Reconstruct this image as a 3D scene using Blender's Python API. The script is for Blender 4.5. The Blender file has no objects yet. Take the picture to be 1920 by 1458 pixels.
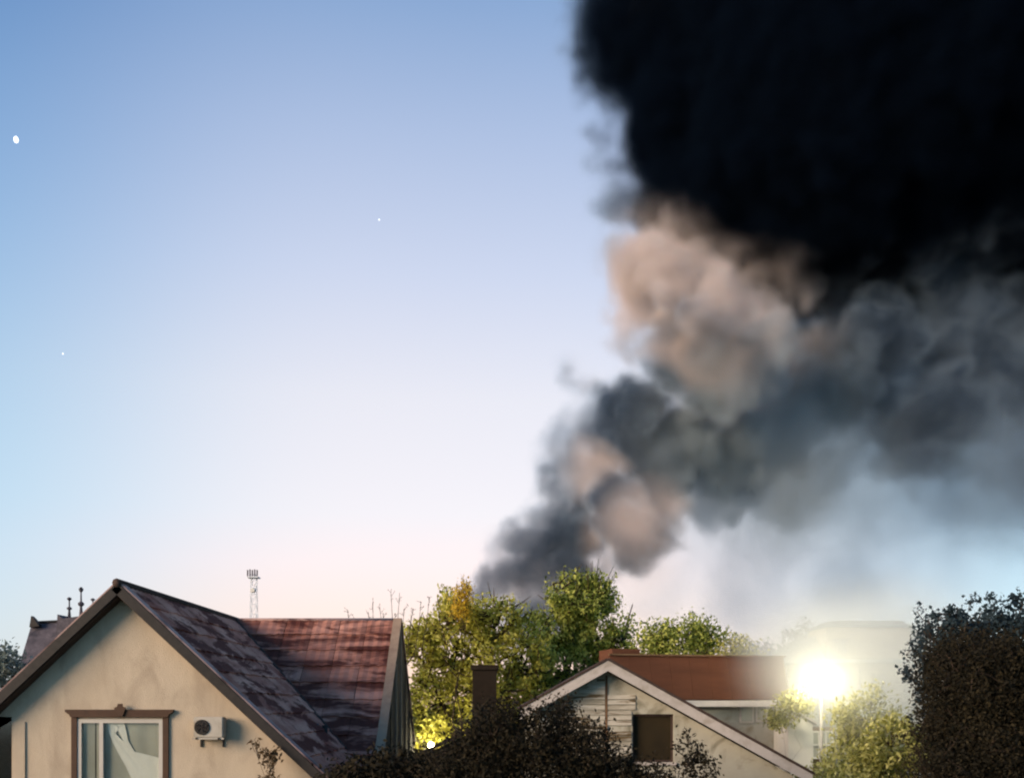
import bpy, bmesh, math, random
import numpy as np
from mathutils import Vector, Matrix, noise as mnoise

random.seed(7)
scene = bpy.context.scene
C = scene.collection
R = math.radians

# ------------------------------------------------------------------ camera
F = 1867.0            # focal length in photograph pixels
EYE = 5.5             # a first-floor window
HY = 1324.0           # picture row of the horizon
def at(px, py, Y):
    """a point of the place that lies Y metres in front of the camera"""
    return Vector(((px - 960.0) / F * Y, Y, EYE - (py - HY) / F * Y))
cd = bpy.data.cameras.new('camera'); cam = bpy.data.objects.new('camera', cd); C.objects.link(cam)
cam.location = (0, 0, EYE); cam.rotation_euler = (R(90), 0, 0)
cd.sensor_width = 36; cd.lens = F / 1920 * 36; cd.shift_y = (HY - 729) / 1920
cd.clip_start = 0.1; cd.clip_end = 5000
scene.camera = cam

# ------------------------------------------------------------------ light
def lin(r, g, b):
    f = lambda c: (c / 12.92 if c <= 0.04045 else ((c + 0.055) / 1.055) ** 2.4)
    return (f(r / 255), f(g / 255), f(b / 255), 1)
SUN_EL, SUN_AZ = R(15), R(-122)          # low sun from the left, a little behind the camera (azimuth from +Y, clockwise)
world = bpy.data.worlds.new('World'); scene.world = world; world.use_nodes = True
nt = world.node_tree; nt.nodes.clear(); N = nt.nodes; L = nt.links
def wn(t, **k):
    n = N.new(t)
    for a, v in k.items(): setattr(n, a, v)
    return n
def wmath(op, a, b=None, clamp=False):
    n = wn('ShaderNodeMath', operation=op); n.use_clamp = clamp
    for i, v in enumerate((a, b)):
        if v is None: continue
        if isinstance(v, (int, float)): n.inputs[i].default_value = v
        else: L.new(v, n.inputs[i])
    return n.outputs[0]
tc = wn('ShaderNodeTexCoord'); sx = wn('ShaderNodeSeparateXYZ'); L.new(tc.outputs['Generated'], sx.inputs[0])
el = wmath('DIVIDE', wmath('ARCSINE', sx.outputs[2]), R(90), True)           # 0 horizon .. 1 zenith
az = wmath('ARCTAN2', sx.outputs[0], sx.outputs[1])                             # 0 straight ahead
def ramp(fac, stops):
    n = wn('ShaderNodeValToRGB'); L.new(fac, n.inputs[0]); cr = n.color_ramp
    while len(cr.elements) > 1: cr.elements.remove(cr.elements[-1])
    cr.elements[0].position = stops[0][0]; cr.elements[0].color = stops[0][1]
    for p, c in stops[1:]:
        e = cr.elements.new(p); e.color = c
    return n.outputs[0]
far = ramp(el, [(0.0, lin(172, 214, 234)), (0.07, lin(156, 207, 232)), (0.15, lin(134, 192, 225)), (0.23, lin(106, 168, 213)), (0.30, lin(76, 143, 198)),
                (0.37, lin(42, 114, 177)), (0.45, lin(46, 108, 170)), (0.7, lin(60, 104, 156)), (1.0, lin(66, 104, 150))])
near = ramp(el, [(0.0, lin(255, 212, 192)), (0.045, lin(255, 224, 212)), (0.09, lin(252, 232, 231)), (0.12, lin(242, 234, 237)), (0.19, lin(231, 228, 235)), (0.26, lin(203, 210, 231)),
                 (0.33, lin(172, 188, 219)), (0.39, lin(136, 164, 205)), (0.48, lin(84, 130, 190)), (0.7, lin(66, 108, 158)), (1.0, lin(66, 104, 150))])
da = wmath('DIVIDE', wmath('ADD', az, R(2.5)), R(21.5))
wgt = wmath('DIVIDE', 1.0, wmath('ADD', wmath('POWER', wmath('ABSOLUTE', da), 3.6), 1.0))
mx = wn('ShaderNodeMix', data_type='RGBA'); L.new(wgt, mx.inputs[0]); L.new(far, mx.inputs[6]); L.new(near, mx.inputs[7])
sky = wn('ShaderNodeTexSky', sky_type='NISHITA'); sky.sun_disc = False; sky.sun_elevation = SUN_EL; sky.sun_rotation = SUN_AZ % (2 * math.pi)
bg1 = wn('ShaderNodeBackground'); L.new(mx.outputs[2], bg1.inputs[0]); bg1.inputs[1].default_value = 0.83
bg2 = wn('ShaderNodeBackground'); L.new(sky.outputs[0], bg2.inputs[0]); bg2.inputs[1].default_value = 0.03
ad = wn('ShaderNodeAddShader'); L.new(bg1.outputs[0], ad.inputs[0]); L.new(bg2.outputs[0], ad.inputs[1])
wo = wn('ShaderNodeOutputWorld'); L.new(ad.outputs[0], wo.inputs[0])

sd = bpy.data.lights.new('sun', 'SUN'); sun = bpy.data.objects.new('sun', sd); C.objects.link(sun)
sd.energy = 4.9; sd.color = (1.0, 0.76, 0.56); sd.angle = R(32)
sdir = Vector((math.sin(SUN_AZ) * math.cos(SUN_EL), math.cos(SUN_AZ) * math.cos(SUN_EL), math.sin(SUN_EL)))
sun.rotation_euler = sdir.to_track_quat('Z', 'Y').to_euler(); sun.location = (-40, -20, 60)

scene.view_settings.view_transform = 'Standard'; scene.view_settings.look = 'None'
scene.view_settings.exposure = 0.22; scene.view_settings.gamma = 1; scene.view_settings.use_curve_mapping = False
cy = scene.cycles
cy.use_denoising = True; cy.max_bounces = 6; cy.diffuse_bounces = 3; cy.glossy_bounces = 2; cy.transmission_bounces = 4
cy.transparent_max_bounces = 12; cy.volume_bounces = 2; cy.use_adaptive_sampling = True; cy.adaptive_threshold = 0.035; cy.volume_step_rate = 1.0; cy.volume_max_steps = 512
cy.filter_width = 2.2; cy.sample_clamp_indirect = 4; cy.caustics_reflective = False; cy.caustics_refractive = False

# ------------------------------------------------------------------ materials
def nodes(name):
    m = bpy.data.materials.new(name); m.use_nodes = True
    t = m.node_tree; t.nodes.clear()
    return m, t, t.nodes, t.links
def mixrgb(n, l, fac, a, b, blend='MIX'):
    x = n.new('ShaderNodeMix'); x.data_type = 'RGBA'; x.blend_type = blend
    for i, v in ((0, fac), (6, a), (7, b)):
        if isinstance(v, bpy.types.NodeSocket): l.new(v, x.inputs[i])
        else: x.inputs[i].default_value = v
    return x.outputs[2]
def surf(name, c1, c2, scale=3.0, rough=0.85, bump=0.15, bscale=None, stretch=(1, 1, 1), dirt=None, dscale=1.2, dcut=(0.5, 0.66), rnd=0.0, spec=0.25, metal=0.0, dist=0.02):
    """two-tone mottled surface with fine relief; dirt = colour of worn stains; rnd = how much each piece differs"""
    m, t, n, l = nodes(name)
    o = n.new('ShaderNodeOutputMaterial'); p = n.new('ShaderNodeBsdfPrincipled'); l.new(p.outputs[0], o.inputs[0])
    tcx = n.new('ShaderNodeTexCoord'); geo = n.new('ShaderNodeNewGeometry'); mp = n.new('ShaderNodeMapping'); l.new(geo.outputs['Position'], mp.inputs[0])
    mp.inputs['Scale'].default_value = stretch
    a = n.new('ShaderNodeTexNoise'); a.inputs['Scale'].default_value = scale; a.inputs['Detail'].default_value = 6; a.inputs['Roughness'].default_value = 0.65; l.new(mp.outputs[0], a.inputs[0])
    mr = n.new('ShaderNodeMapRange'); mr.inputs[1].default_value = 0.3; mr.inputs[2].default_value = 0.7; l.new(a.outputs[0], mr.inputs[0])
    fac = mr.outputs[0]
    if rnd:
        oi = n.new('ShaderNodeObjectInfo'); q = n.new('ShaderNodeMath'); q.operation = 'MULTIPLY_ADD'; l.new(oi.outputs['Random'], q.inputs[0]); q.inputs[1].default_value = rnd
        l.new(fac, q.inputs[2]); q2 = n.new('ShaderNodeMath'); q2.operation = 'SUBTRACT'; q2.use_clamp = True; l.new(q.outputs[0], q2.inputs[0]); q2.inputs[1].default_value = rnd * 0.5
        fac = q2.outputs[0]
    col = mixrgb(n, l, fac, (*c1, 1), (*c2, 1))
    if dirt:
        d = n.new('ShaderNodeTexNoise'); d.inputs['Scale'].default_value = dscale; d.inputs['Detail'].default_value = 5; d.inputs['Roughness'].default_value = 0.6; d.inputs['Distortion'].default_value = 0.6; l.new(mp.outputs[0], d.inputs[0])
        r = n.new('ShaderNodeMapRange'); r.inputs[1].default_value = dcut[0]; r.inputs[2].default_value = dcut[1]; l.new(d.outputs[0], r.inputs[0])
        col = mixrgb(n, l, r.outputs[0], col, (*dirt, 1))
    l.new(col, p.inputs['Base Color']); p.inputs['Roughness'].default_value = rough; p.inputs['Specular IOR Level'].default_value = spec; p.inputs['Metallic'].default_value = metal
    if bump:
        b = n.new('ShaderNodeTexNoise'); b.inputs['Scale'].default_value = bscale or scale * 8; b.inputs['Detail'].default_value = 5; l.new(mp.outputs[0], b.inputs[0])
        bp = n.new('ShaderNodeBump'); bp.inputs['Strength'].default_value = bump; bp.inputs['Distance'].default_value = dist; l.new(b.outputs[0], bp.inputs['Height']); l.new(bp.outputs[0], p.inputs['Normal'])
    return m
def leafmat(name, cols, trans=0.45, rough=0.55):
    """leaf colour varies leaf by leaf (the 'tint' attribute) and slowly through the crown"""
    m, t, n, l = nodes(name)
    o = n.new('ShaderNodeOutputMaterial')
    at_ = n.new('ShaderNodeAttribute'); at_.attribute_name = 'tint'
    g = n.new('ShaderNodeNewGeometry'); z = n.new('ShaderNodeTexNoise'); z.inputs['Scale'].default_value = 0.7; z.inputs['Detail'].default_value = 2; l.new(g.outputs['Position'], z.inputs[0])
    q = n.new('ShaderNodeMath'); q.operation = 'MULTIPLY_ADD'; l.new(z.outputs[0], q.inputs[0]); q.inputs[1].default_value = 1.3; q.inputs[2].default_value = -0.65
    s = n.new('ShaderNodeMath'); s.operation = 'ADD'; s.use_clamp = True; l.new(at_.outputs['Fac'], s.inputs[0]); l.new(q.outputs[0], s.inputs[1])
    cr = n.new('ShaderNodeValToRGB'); l.new(s.outputs[0], cr.inputs[0]); e = cr.color_ramp.elements
    e[0].color = (*cols[0], 1); e[1].color = (*cols[-1], 1); e[1].position = 1
    for i, c in enumerate(cols[1:-1]): x = e.new((i + 1) / (len(cols) - 1)); x.color = (*c, 1)
    p = n.new('ShaderNodeBsdfPrincipled'); l.new(cr.outputs[0], p.inputs['Base Color']); p.inputs['Roughness'].default_value = rough; p.inputs['Specular IOR Level'].default_value = 0.3
    tr = n.new('ShaderNodeBsdfTranslucent'); l.new(cr.outputs[0], tr.inputs[0])
    mxs = n.new('ShaderNodeMixShader'); mxs.inputs[0].default_value = trans; l.new(p.outputs[0], mxs.inputs[1]); l.new(tr.outputs[0], mxs.inputs[2]); l.new(mxs.outputs[0], o.inputs[0])
    return m
def emit(name, col, strength):
    m, t, n, l = nodes(name); o = n.new('ShaderNodeOutputMaterial'); e = n.new('ShaderNodeEmission'); e.inputs[0].default_value = (*col, 1); e.inputs[1].default_value = strength; l.new(e.outputs[0], o.inputs[0]); return m
def glassmat(name, tint=(0.8, 0.85, 0.85)):
    m, t, n, l = nodes(name); o = n.new('ShaderNodeOutputMaterial'); tr = n.new('ShaderNodeBsdfTransparent'); tr.inputs[0].default_value = (*tint, 1)
    gl = n.new('ShaderNodeBsdfGlossy'); gl.inputs['Roughness'].default_value = 0.08; lw = n.new('ShaderNodeLayerWeight'); lw.inputs[0].default_value = .25; f = n.new('ShaderNodeMath'); f.operation = 'MULTIPLY_ADD'; l.new(lw.outputs['Facing'], f.inputs[0]); f.inputs[1].default_value = .45; f.inputs[2].default_value = .03
    x = n.new('ShaderNodeMixShader'); l.new(f.outputs[0], x.inputs[0]); l.new(tr.outputs[0], x.inputs[1]); l.new(gl.outputs[0], x.inputs[2]); l.new(x.outputs[0], o.inputs[0]); return m

M = {}
M['stucco'] = surf('stucco', (0.41, 0.335, 0.245), (0.50, 0.415, 0.31), 1.6, bump=0.5, bscale=60, stretch=(1, 1, .45), dirt=(0.33, 0.265, 0.195), dscale=1.4, dcut=(0.48, 0.72))
M['sheet'] = surf('roof_sheet', (0.19, 0.052, 0.03), (0.52, 0.26, 0.19), 1.3, rough=0.75, bump=0.5, bscale=14, stretch=(0.3, .8, 1.7), dirt=(0.085, 0.023, 0.014), dscale=1.5, dcut=(0.47, 0.56), rnd=0.45)
M['sheet_front'] = surf('roof_sheet_front', (0.24, 0.055, 0.032), (0.62, 0.31, 0.22), 1.6, rough=0.75, bump=0.5, bscale=14, stretch=(1.0, .35, 0.8), dirt=(0.11, 0.026, 0.016), dscale=1.7, dcut=(0.49, 0.56), rnd=0.45)  # redder, lighter copy of the sheet colour, offsetting blue sky light on this slope
M['roof_cap'] = surf('roof_cap', (0.28, 0.18, 0.16), (0.38, 0.26, 0.235), 3, rough=0.6, bump=0.2, dirt=(0.09, 0.05, 0.05))
M['dark_wood'] = surf('dark_wood', (0.035, 0.022, 0.018), (0.07, 0.045, 0.035), 6, bump=0.3)
M['brown_trim'] = surf('brown_trim', (0.045, 0.022, 0.012), (0.07, 0.035, 0.019), 5, rough=0.6, bump=0.1)
M['brown_wall'] = surf('brown_wall', (0.12, 0.07, 0.035), (0.2, 0.115, 0.06), 3, bump=0.4, stretch=(1, 1, 0.3), dirt=(0.05, 0.03, 0.02), dscale=2)
M['cream_trim'] = surf('cream_trim', (0.26, 0.18, 0.125), (0.36, 0.26, 0.18), 4, bump=0.1, dirt=(0.25, 0.17, 0.12))
M['frame'] = surf('white_frame', (0.42, 0.39, 0.34), (0.48, 0.45, 0.40), 5, rough=0.5, bump=0.03)
M['glass'] = glassmat('window_glass', (.95, .96, .94))
M['curtain'] = surf('curtain', (0.68, 0.68, 0.62), (0.76, 0.76, 0.70), 4, bump=0.1)
M['blind'] = surf('blind', (0.33, 0.33, 0.28), (0.40, 0.405, 0.345), 2, bump=0.05)
M['dark_in'] = surf('dark_room', (0.02, 0.022, 0.018), (0.04, 0.04, 0.03), 2, bump=0)  # indoor shade put into the colour of the plates behind the windows
M['ac_white'] = surf('ac_white', (0.36, 0.33, 0.27), (0.44, 0.40, 0.34), 4, rough=0.5, bump=0.03, dirt=(0.25, 0.2, 0.15))
M['black'] = surf('black_metal', (0.015, 0.013, 0.012), (0.03, 0.025, 0.022), 8, rough=0.6, bump=0.05)
M['slate'] = surf('slate', (0.05, 0.045, 0.055), (0.12, 0.105, 0.12), 3, bump=0.4, dirt=(0.03, 0.03, 0.04))
M['white_board'] = surf('white_board', (0.40, 0.36, 0.32), (0.48, 0.43, 0.39), 3, bump=0.06, dirt=(0.32, 0.28, 0.23), dscale=1.5, dcut=(0.52, 0.7))
M['plaster'] = surf('plaster', (0.35, 0.33, 0.265), (0.43, 0.405, 0.325), 2, bump=0.3, bscale=40, dirt=(0.16, 0.145, 0.095), dscale=1.3, dcut=(0.5, 0.68))
M['plank'] = surf('plank', (0.24, 0.215, 0.16), (0.52, 0.48, 0.40), 4, bump=0.4, bscale=20, stretch=(0.4, 1, 3), dirt=(0.10, 0.07, 0.035), dscale=1.6, dcut=(0.50, 0.58), rnd=0.6)
M['rust_roof'] = surf('rust_roof', (0.080, 0.028, 0.012), (0.115, 0.042, 0.019), 1.5, rough=0.8, bump=0.25, bscale=20, stretch=(0.3, 1, 2), rnd=0.3)
M['grey_trim'] = surf('grey_trim', (0.5, 0.45, 0.40), (0.6, 0.55, 0.5), 3, bump=0.05)
M['back_wall'] = surf('back_wall', (0.38, 0.36, 0.31), (0.46, 0.44, 0.38), 2, bump=0.2, dirt=(0.28, 0.24, 0.17))
M['haze_wall'] = surf('pale_facade', (0.42, 0.38, 0.28), (0.5, 0.46, 0.34), 1.5, bump=0.2, dirt=(0.33, 0.29, 0.2))
M['haze_roof'] = surf('grey_green_roof', (0.14, 0.17, 0.16), (0.20, 0.235, 0.22), 2, bump=0.3)
M['dark_pane'] = surf('dark_pane', (0.016, 0.011, 0.004), (0.028, 0.019, 0.007), 1.5, rough=0.9, bump=0)
M['pale_metal'] = surf('pale_metal', (0.62, 0.66, 0.7), (0.75, 0.78, 0.82), 1, rough=0.5, bump=0)
M['ground'] = surf('ground', (0.035, 0.04, 0.018), (0.07, 0.07, 0.035), 0.5, bump=0.5, bscale=6, dirt=(0.09, 0.07, 0.045))
M['bark'] = surf('bark', (0.03, 0.019, 0.010), (0.06, 0.038, 0.02), 6, bump=0.6, stretch=(1, 1, 0.3))
M['bark_dark'] = surf('bark_dark', (0.03, 0.02, 0.013), (0.06, 0.04, 0.027), 6, bump=0.6, stretch=(1, 1, 0.3))
M['brick'] = surf('chimney_brick', (0.012, 0.007, 0.003), (0.022, 0.013, 0.006), 5, bump=0.4)
M['pole'] = surf('pole_metal', (0.35, 0.34, 0.32), (0.42, 0.41, 0.38), 4, rough=0.5, bump=0.05)
M['white_wall'] = surf('white_wall', (0.62, 0.60, 0.55), (0.7, 0.68, 0.62), 2, bump=0.1)

# ------------------------------------------------------------------ helpers
def thing(name, label, cat, loc=(0, 0, 0), group=None):
    o = bpy.data.objects.new(name, None); C.objects.link(o); o.location = loc; o.empty_display_size = 0.3
    o['label'] = label; o['category'] = cat
    if group: o['group'] = group
    return o
def obj(name, bm, mat, parent=None, smooth=False, label=None, kind=None):
    """bm is in world coordinates; it is stored relative to its parent's place"""
    me = bpy.data.meshes.new(name)
    if parent is not None:
        p = parent; off = Vector((0, 0, 0))
        while p is not None: off += p.location; p = p.parent
        bmesh.ops.translate(bm, verts=bm.verts, vec=-off)
    bmesh.ops.recalc_face_normals(bm, faces=bm.faces)
    bm.to_mesh(me); bm.free(); me.materials.append(mat)
    if smooth: me.polygons.foreach_set('use_smooth', [True] * len(me.polygons))
    o = bpy.data.objects.new(name, me); C.objects.link(o); o.parent = parent
    if label: o['label'] = label
    if kind: o['kind'] = kind
    return o
def box(bm, a, b):
    (x0, y0, z0), (x1, y1, z1) = a, b
    v = [bm.verts.new(p) for p in ((x0, y0, z0), (x1, y0, z0), (x1, y1, z0), (x0, y1, z0), (x0, y0, z1), (x1, y0, z1), (x1, y1, z1), (x0, y1, z1))]
    for f in ((0, 1, 2, 3), (4, 5, 6, 7), (0, 1, 5, 4), (1, 2, 6, 5), (2, 3, 7, 6), (3, 0, 4, 7)): bm.faces.new([v[i] for i in f])
def prism(bm, pts, y0, y1, axis='y'):
    """polygon (x,z) pushed from y0 to y1 (axis y) or polygon (y,z) pushed along x"""
    mk = (lambda p, t: (p[0], t, p[1])) if axis == 'y' else (lambda p, t: (t, p[0], p[1]))
    A = [bm.verts.new(mk(p, y0)) for p in pts]; B_ = [bm.verts.new(mk(p, y1)) for p in pts]
    bm.faces.new(A); bm.faces.new(B_); n = len(pts)
    for i in range(n): bm.faces.new((A[i], A[(i + 1) % n], B_[(i + 1) % n], B_[i]))
def tube(bm, pts, rad, seg=6, cap=True):
    pts = [Vector(p) for p in pts]; rings = []
    for i, p in enumerate(pts):
        d = (pts[min(i + 1, len(pts) - 1)] - pts[max(i - 1, 0)]).normalized()
        u = d.orthogonal().normalized() if abs(d.z) > 0.95 else d.cross(Vector((0, 0, 1))).normalized(); w = d.cross(u)
        r = rad[i] if isinstance(rad, (list, tuple)) else rad
        rings.append([bm.verts.new(p + (u * math.cos(2 * math.pi * k / seg) + w * math.sin(2 * math.pi * k / seg)) * r) for k in range(seg)])
    for a, b in zip(rings, rings[1:]):
        for k in range(seg): bm.faces.new((a[k], a[(k + 1) % seg], b[(k + 1) % seg], b[k]))
    if cap: bm.faces.new(rings[0]); bm.faces.new(rings[-1])
def BM(): return bmesh.new()
def one(fn, *a, **k):
    b = BM(); fn(b, *a, **k); return b
def lathe(bm, base, prof, seg=12):
    """profile of (radius, height) pairs turned round the vertical through base"""
    rings = [[bm.verts.new((base[0] + r * math.cos(2 * math.pi * k / seg), base[1] + r * math.sin(2 * math.pi * k / seg), base[2] + h)) for k in range(seg)] for r, h in prof]
    for a, b in zip(rings, rings[1:]):
        for k in range(seg): bm.faces.new((a[k], a[(k + 1) % seg], b[(k + 1) % seg], b[k]))
    bm.faces.new(rings[0]); bm.faces.new(rings[-1])

# ------------------------------------------------------------------ the setting
def ground_z(x, y): return 0.0
b = BM(); bmesh.ops.create_grid(b, x_segments=40, y_segments=40, size=1600); bmesh.ops.translate(b, verts=b.verts, vec=(0, 1400, 0))
g = obj('ground', b, M['ground'], kind='structure')

# ------------------------------------------------------------------ the smoke: lobes (picture column, row, radius in px, edge softness in px, density, depth offset m)
SY = 200.0
LOBES = [
 # the great black mass
 (1470, 60, 350, 90, 1.0, 10), (1560, 260, 330, 60, 1.0, 0), (1400, -250, 320, 90, 1.0, 15), (1700, 220, 370, 60, 1.0, 0), (1850, 150, 420, 80, 1.0, 5),
 (2050, 180, 400, 80, 1.0, 0), (1650, -200, 400, 80, 1.0, 0), (2000, -200, 420, 80, 1.0, 0), (1330, 380, 150, 50, 0.9, -2), (1450, 470, 110, 40, 0.9, -8),
 (1235, 40, 185, 80, 0.9, 5), (1275, 250, 140, 70, 0.8, 0), (1320, 450, 110, 50, 0.9, -6),
 # thin pale wisps down its edge
 (1130, 250, 44, 40, 0.40, 0), (1155, 310, 60, 50, 0.36, 0), (1165, 400, 66, 50, 0.40, 0), (1150, 480, 56, 50, 0.30, 0), (1180, 280, 60, 60, .5, 0), (1190, 380, 64, 60, .5, 0),
 # pale folds under it
 (1235, 540, 78, 30, 0.8, -14), (1190, 600, 55, 26, 0.6, -12), (1300, 590, 85, 28, 0.9, -20), (1400, 640, 85, 30, 0.9, -22), (1270, 670, 70, 28, 0.9, -18),
 (1345, 710, 70, 26, 0.9, -20), (1205, 500, 58, 26, 0.8, -20), (1260, 520, 66, 28, 0.9, -26), (1335, 565, 62, 26, 0.9, -30), (1440, 610, 60, 30, 0.8, -30), (1430, 700, 60, 30, 0.8, -12), (1180, 655, 40, 22, 0.5, -10),
 # blue-grey body below
 (1190, 790, 82, 26, 0.9, -6), (1175, 735, 46, 22, .7, -4), (1135, 870, 46, 22, .8, 0), (1120, 820, 58, 28, 0.55, -2), (1290, 830, 100, 32, 0.9, -2), (1390, 850, 105, 36, 0.8, 0), (1240, 880, 80, 30, 0.8, -4),
 (1330, 940, 80, 45, 0.45, 0), (1480, 800, 110, 45, 0.7, 4), (1480, 920, 95, 60, 0.30, 4),
 (1065, 690, 22, 20, 0.45, 0), (1083, 720, 26, 22, 0.45, 0), (1105, 745, 32, 22, .5, 0), (1065, 850, 50, 24, .6, 2), (1050, 925, 50, 24, .7, 3), (1015, 975, 40, 22, .6, 3), (1245, 725, 50, 24, .8, -8), (1130, 880, 46, 22, .7, 2), (1110, 760, 36, 26, 0.3, 0), (1090, 790, 40, 26, 0.3, 0),
 # rising column from behind the trees
 (1075, 890, 56, 26, 0.8, 4), (1110, 1000, 50, 26, 0.8, 6), (1050, 1060, 60, 26, 0.8, 4), (1130, 1060, 44, 30, 0.5, 6), (1095, 950, 52, 24, 0.9, 4), (1040, 960, 34, 18, 0.6, 4), (1060, 1010, 66, 26, 0.9, 4), (980, 1020, 52, 24, 0.8, 2), (945, 1070, 50, 26, 0.6, 2),
 (1000, 1090, 60, 30, 0.7, 4), (1080, 1090, 66, 36, 0.6, 6), (930, 1110, 50, 26, 0.5, 2), (1010, 1160, 80, 40, 0.6, 4),
 # the drooping pale lobe
 (1190, 1000, 66, 18, 0.9, -16), (1150, 925, 56, 22, 0.9, -12), (1140, 880, 46, 22, 0.8, -8), (1100, 870, 40, 20, 0.6, -8), (1235, 960, 52, 26, 0.7, -10), (1180, 1030, 34, 14, 0.9, -15),
 # right, darker lobes
 (1590, 700, 125, 50, 0.8, 0), (1640, 640, 110, 50, 0.8, -4), (1740, 780, 130, 60, 0.65, 0), (1880, 720, 170, 70, 0.7, 0), (1800, 640, 150, 70, 0.7, 0), (2000, 640, 200, 80, 0.8, 0),
 (1880, 850, 130, 70, 0.4, 0), (1690, 880, 90, 55, 0.35, -4), (1740, 950, 90, 60, 0.16, 0), (2050, 850, 180, 80, 0.4, 0), (1580, 850, 110, 60, 0.30, 0), (1900, 960, 80, 60, 0.12, 0), (1500, 640, 90, 50, 0.7, 8),
 # thin pale veil drifting down
 (1330, 1030, 150, 150, 0.06, 0), (1480, 990, 180, 180, 0.12, 0), (1640, 940, 190, 190, 0.16, 0), (1230, 1090, 130, 110, 0.07, 0), (1400, 1080, 170, 150, 0.10, 0), (1600, 1060, 180, 160, 0.10, 0), (1480, 1130, 150, 140, .05, 0), (1780, 1020, 150, 140, .08, 0), (1840, 880, 240, 220, 0.20, 0), (1500, 860, 190, 150, .25, 0), (2050, 860, 260, 220, .25, 0),
 (1570, 1060, 110, 100, 0.025, 0), (1760, 1010, 100, 90, 0.035, 0), (1290, 1040, 50, 40, 0.12, 0), (1370, 985, 60, 50, 0.16, -6),
]
SMOKE_VOXEL = 1.0
LAMP = 340.0
HAZE = 0.17
def build_smoke():
    P0 = Vector((0, SY, 0))
    lo = Vector((-16, -46, 8)); hi = Vector((150, 50, 196))
    gm = bpy.data.node_groups.new('smoke_field', 'GeometryNodeTree')
    gm.interface.new_socket('Geometry', in_out='INPUT', socket_type='NodeSocketGeometry'); gm.interface.new_socket('Geometry', in_out='OUTPUT', socket_type='NodeSocketGeometry')
    n, l = gm.nodes, gm.links
    gi = n.new('NodeGroupInput'); go = n.new('NodeGroupOutput')
    pos = n.new('GeometryNodeInputPosition').outputs[0]
    def noise(scale, detail, seed, src=pos, rough=0.55):
        q = n.new('ShaderNodeTexNoise'); q.inputs['Scale'].default_value = scale; q.inputs['Detail'].default_value = detail; q.inputs['Roughness'].default_value = rough
        a = n.new('ShaderNodeVectorMath'); a.operation = 'ADD'; l.new(src, a.inputs[0]); a.inputs[1].default_value = (seed * 13.7, seed * 5.1, -seed * 9.3); l.new(a.outputs[0], q.inputs['Vector']); return q
    def vm(op, a, b=None, s=None):
        q = n.new('ShaderNodeVectorMath'); q.operation = op; l.new(a, q.inputs[0])
        if b is not None:
            if isinstance(b, bpy.types.NodeSocket): l.new(b, q.inputs[1])
            else: q.inputs[1].default_value = b
        if s is not None: q.inputs['Scale'].default_value = s
        return q
    def mt(op, a, b):
        q = n.new('ShaderNodeMath'); q.operation = op
        for i, v in enumerate((a, b)):
            if isinstance(v, bpy.types.NodeSocket): l.new(v, q.inputs[i])
            else: q.inputs[i].default_value = v
        return q.outputs[0]
    w1 = noise(0.055, 2, 1); w2 = noise(0.16, 3, 4)
    p1 = vm('ADD', pos, vm('SCALE', vm('SUBTRACT', w1.outputs['Color'], (0.5, 0.5, 0.5)).outputs[0], s=11).outputs[0]).outputs[0]
    p2 = vm('ADD', p1, vm('SCALE', vm('SUBTRACT', w2.outputs['Color'], (0.5, 0.5, 0.5)).outputs[0], s=5.0).outputs[0]).outputs[0]
    bl = n.new('ShaderNodeTexVoronoi'); bl.feature = 'SMOOTH_F1'; bl.inputs['Scale'].default_value = 0.17; bl.inputs['Smoothness'].default_value = 0.6; l.new(p2, bl.inputs['Vector'])
    dist_add = mt('ADD', mt('MULTIPLY', mt('SUBTRACT', bl.outputs['Distance'], 0.45), 3.8), mt('MULTIPLY', mt('SUBTRACT', noise(0.3, 4, 9).outputs[0], 0.5), 4.4))
    acc = None
    for (px, py, r, s, d, dy) in LOBES:
        Y = SY + dy; c = at(px, py, Y) - P0; k = Y / F
        if 12 < s < 44: r += 5; s = s * 1.5
        r *= k; s *= k
        di = vm('DISTANCE', p2, tuple(c)).outputs['Value']
        mr = n.new('ShaderNodeMapRange'); mr.interpolation_type = 'SMOOTHSTEP'
        dd = mt('ADD', di, dist_add) if s * F / Y < 36 else mt('ADD', di, mt('MULTIPLY', dist_add, 1.4))
        l.new(dd, mr.inputs[0]); mr.inputs[1].default_value = r + s * 0.25; mr.inputs[2].default_value = r - s * 0.75; mr.inputs[3].default_value = 0; mr.inputs[4].default_value = d
        mo = mr.outputs[0]
        if s * F / Y >= 67 or d < .5:
            mr.inputs[4].default_value = 1; mo = mt('MULTIPLY', mt('POWER', mo, 2.4), d)
        acc = mo if acc is None else mt('MAXIMUM', acc, mo)
    nf = noise(0.07, 4, 21, rough=0.6)
    rn = n.new('ShaderNodeMapRange'); l.new(nf.outputs[0], rn.inputs[0]); rn.inputs[1].default_value = 0.32; rn.inputs[2].default_value = 0.66; rn.inputs[3].default_value = 0.35; rn.inputs[4].default_value = 1.4
    den = mt('MULTIPLY', acc, rn.outputs[0])
    vc = n.new('GeometryNodeVolumeCube'); l.new(den, vc.inputs['Density']); vc.inputs['Background'].default_value = 0
    vc.inputs['Min'].default_value = lo; vc.inputs['Max'].default_value = hi
    for a, i in (('X', 0), ('Y', 1), ('Z', 2)): vc.inputs['Resolution ' + a].default_value = int((hi[i] - lo[i]) / SMOKE_VOXEL) + 1
    # volume shader
    m, t, sn, sl = nodes('smoke'); o = sn.new('ShaderNodeOutputMaterial'); pv = sn.new('ShaderNodeVolumePrincipled'); sl.new(pv.outputs[0], o.inputs['Volume'])
    pv.inputs['Density Attribute'].default_value = ''
    da_ = sn.new('ShaderNodeAttribute'); da_.attribute_name = 'density'
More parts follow.
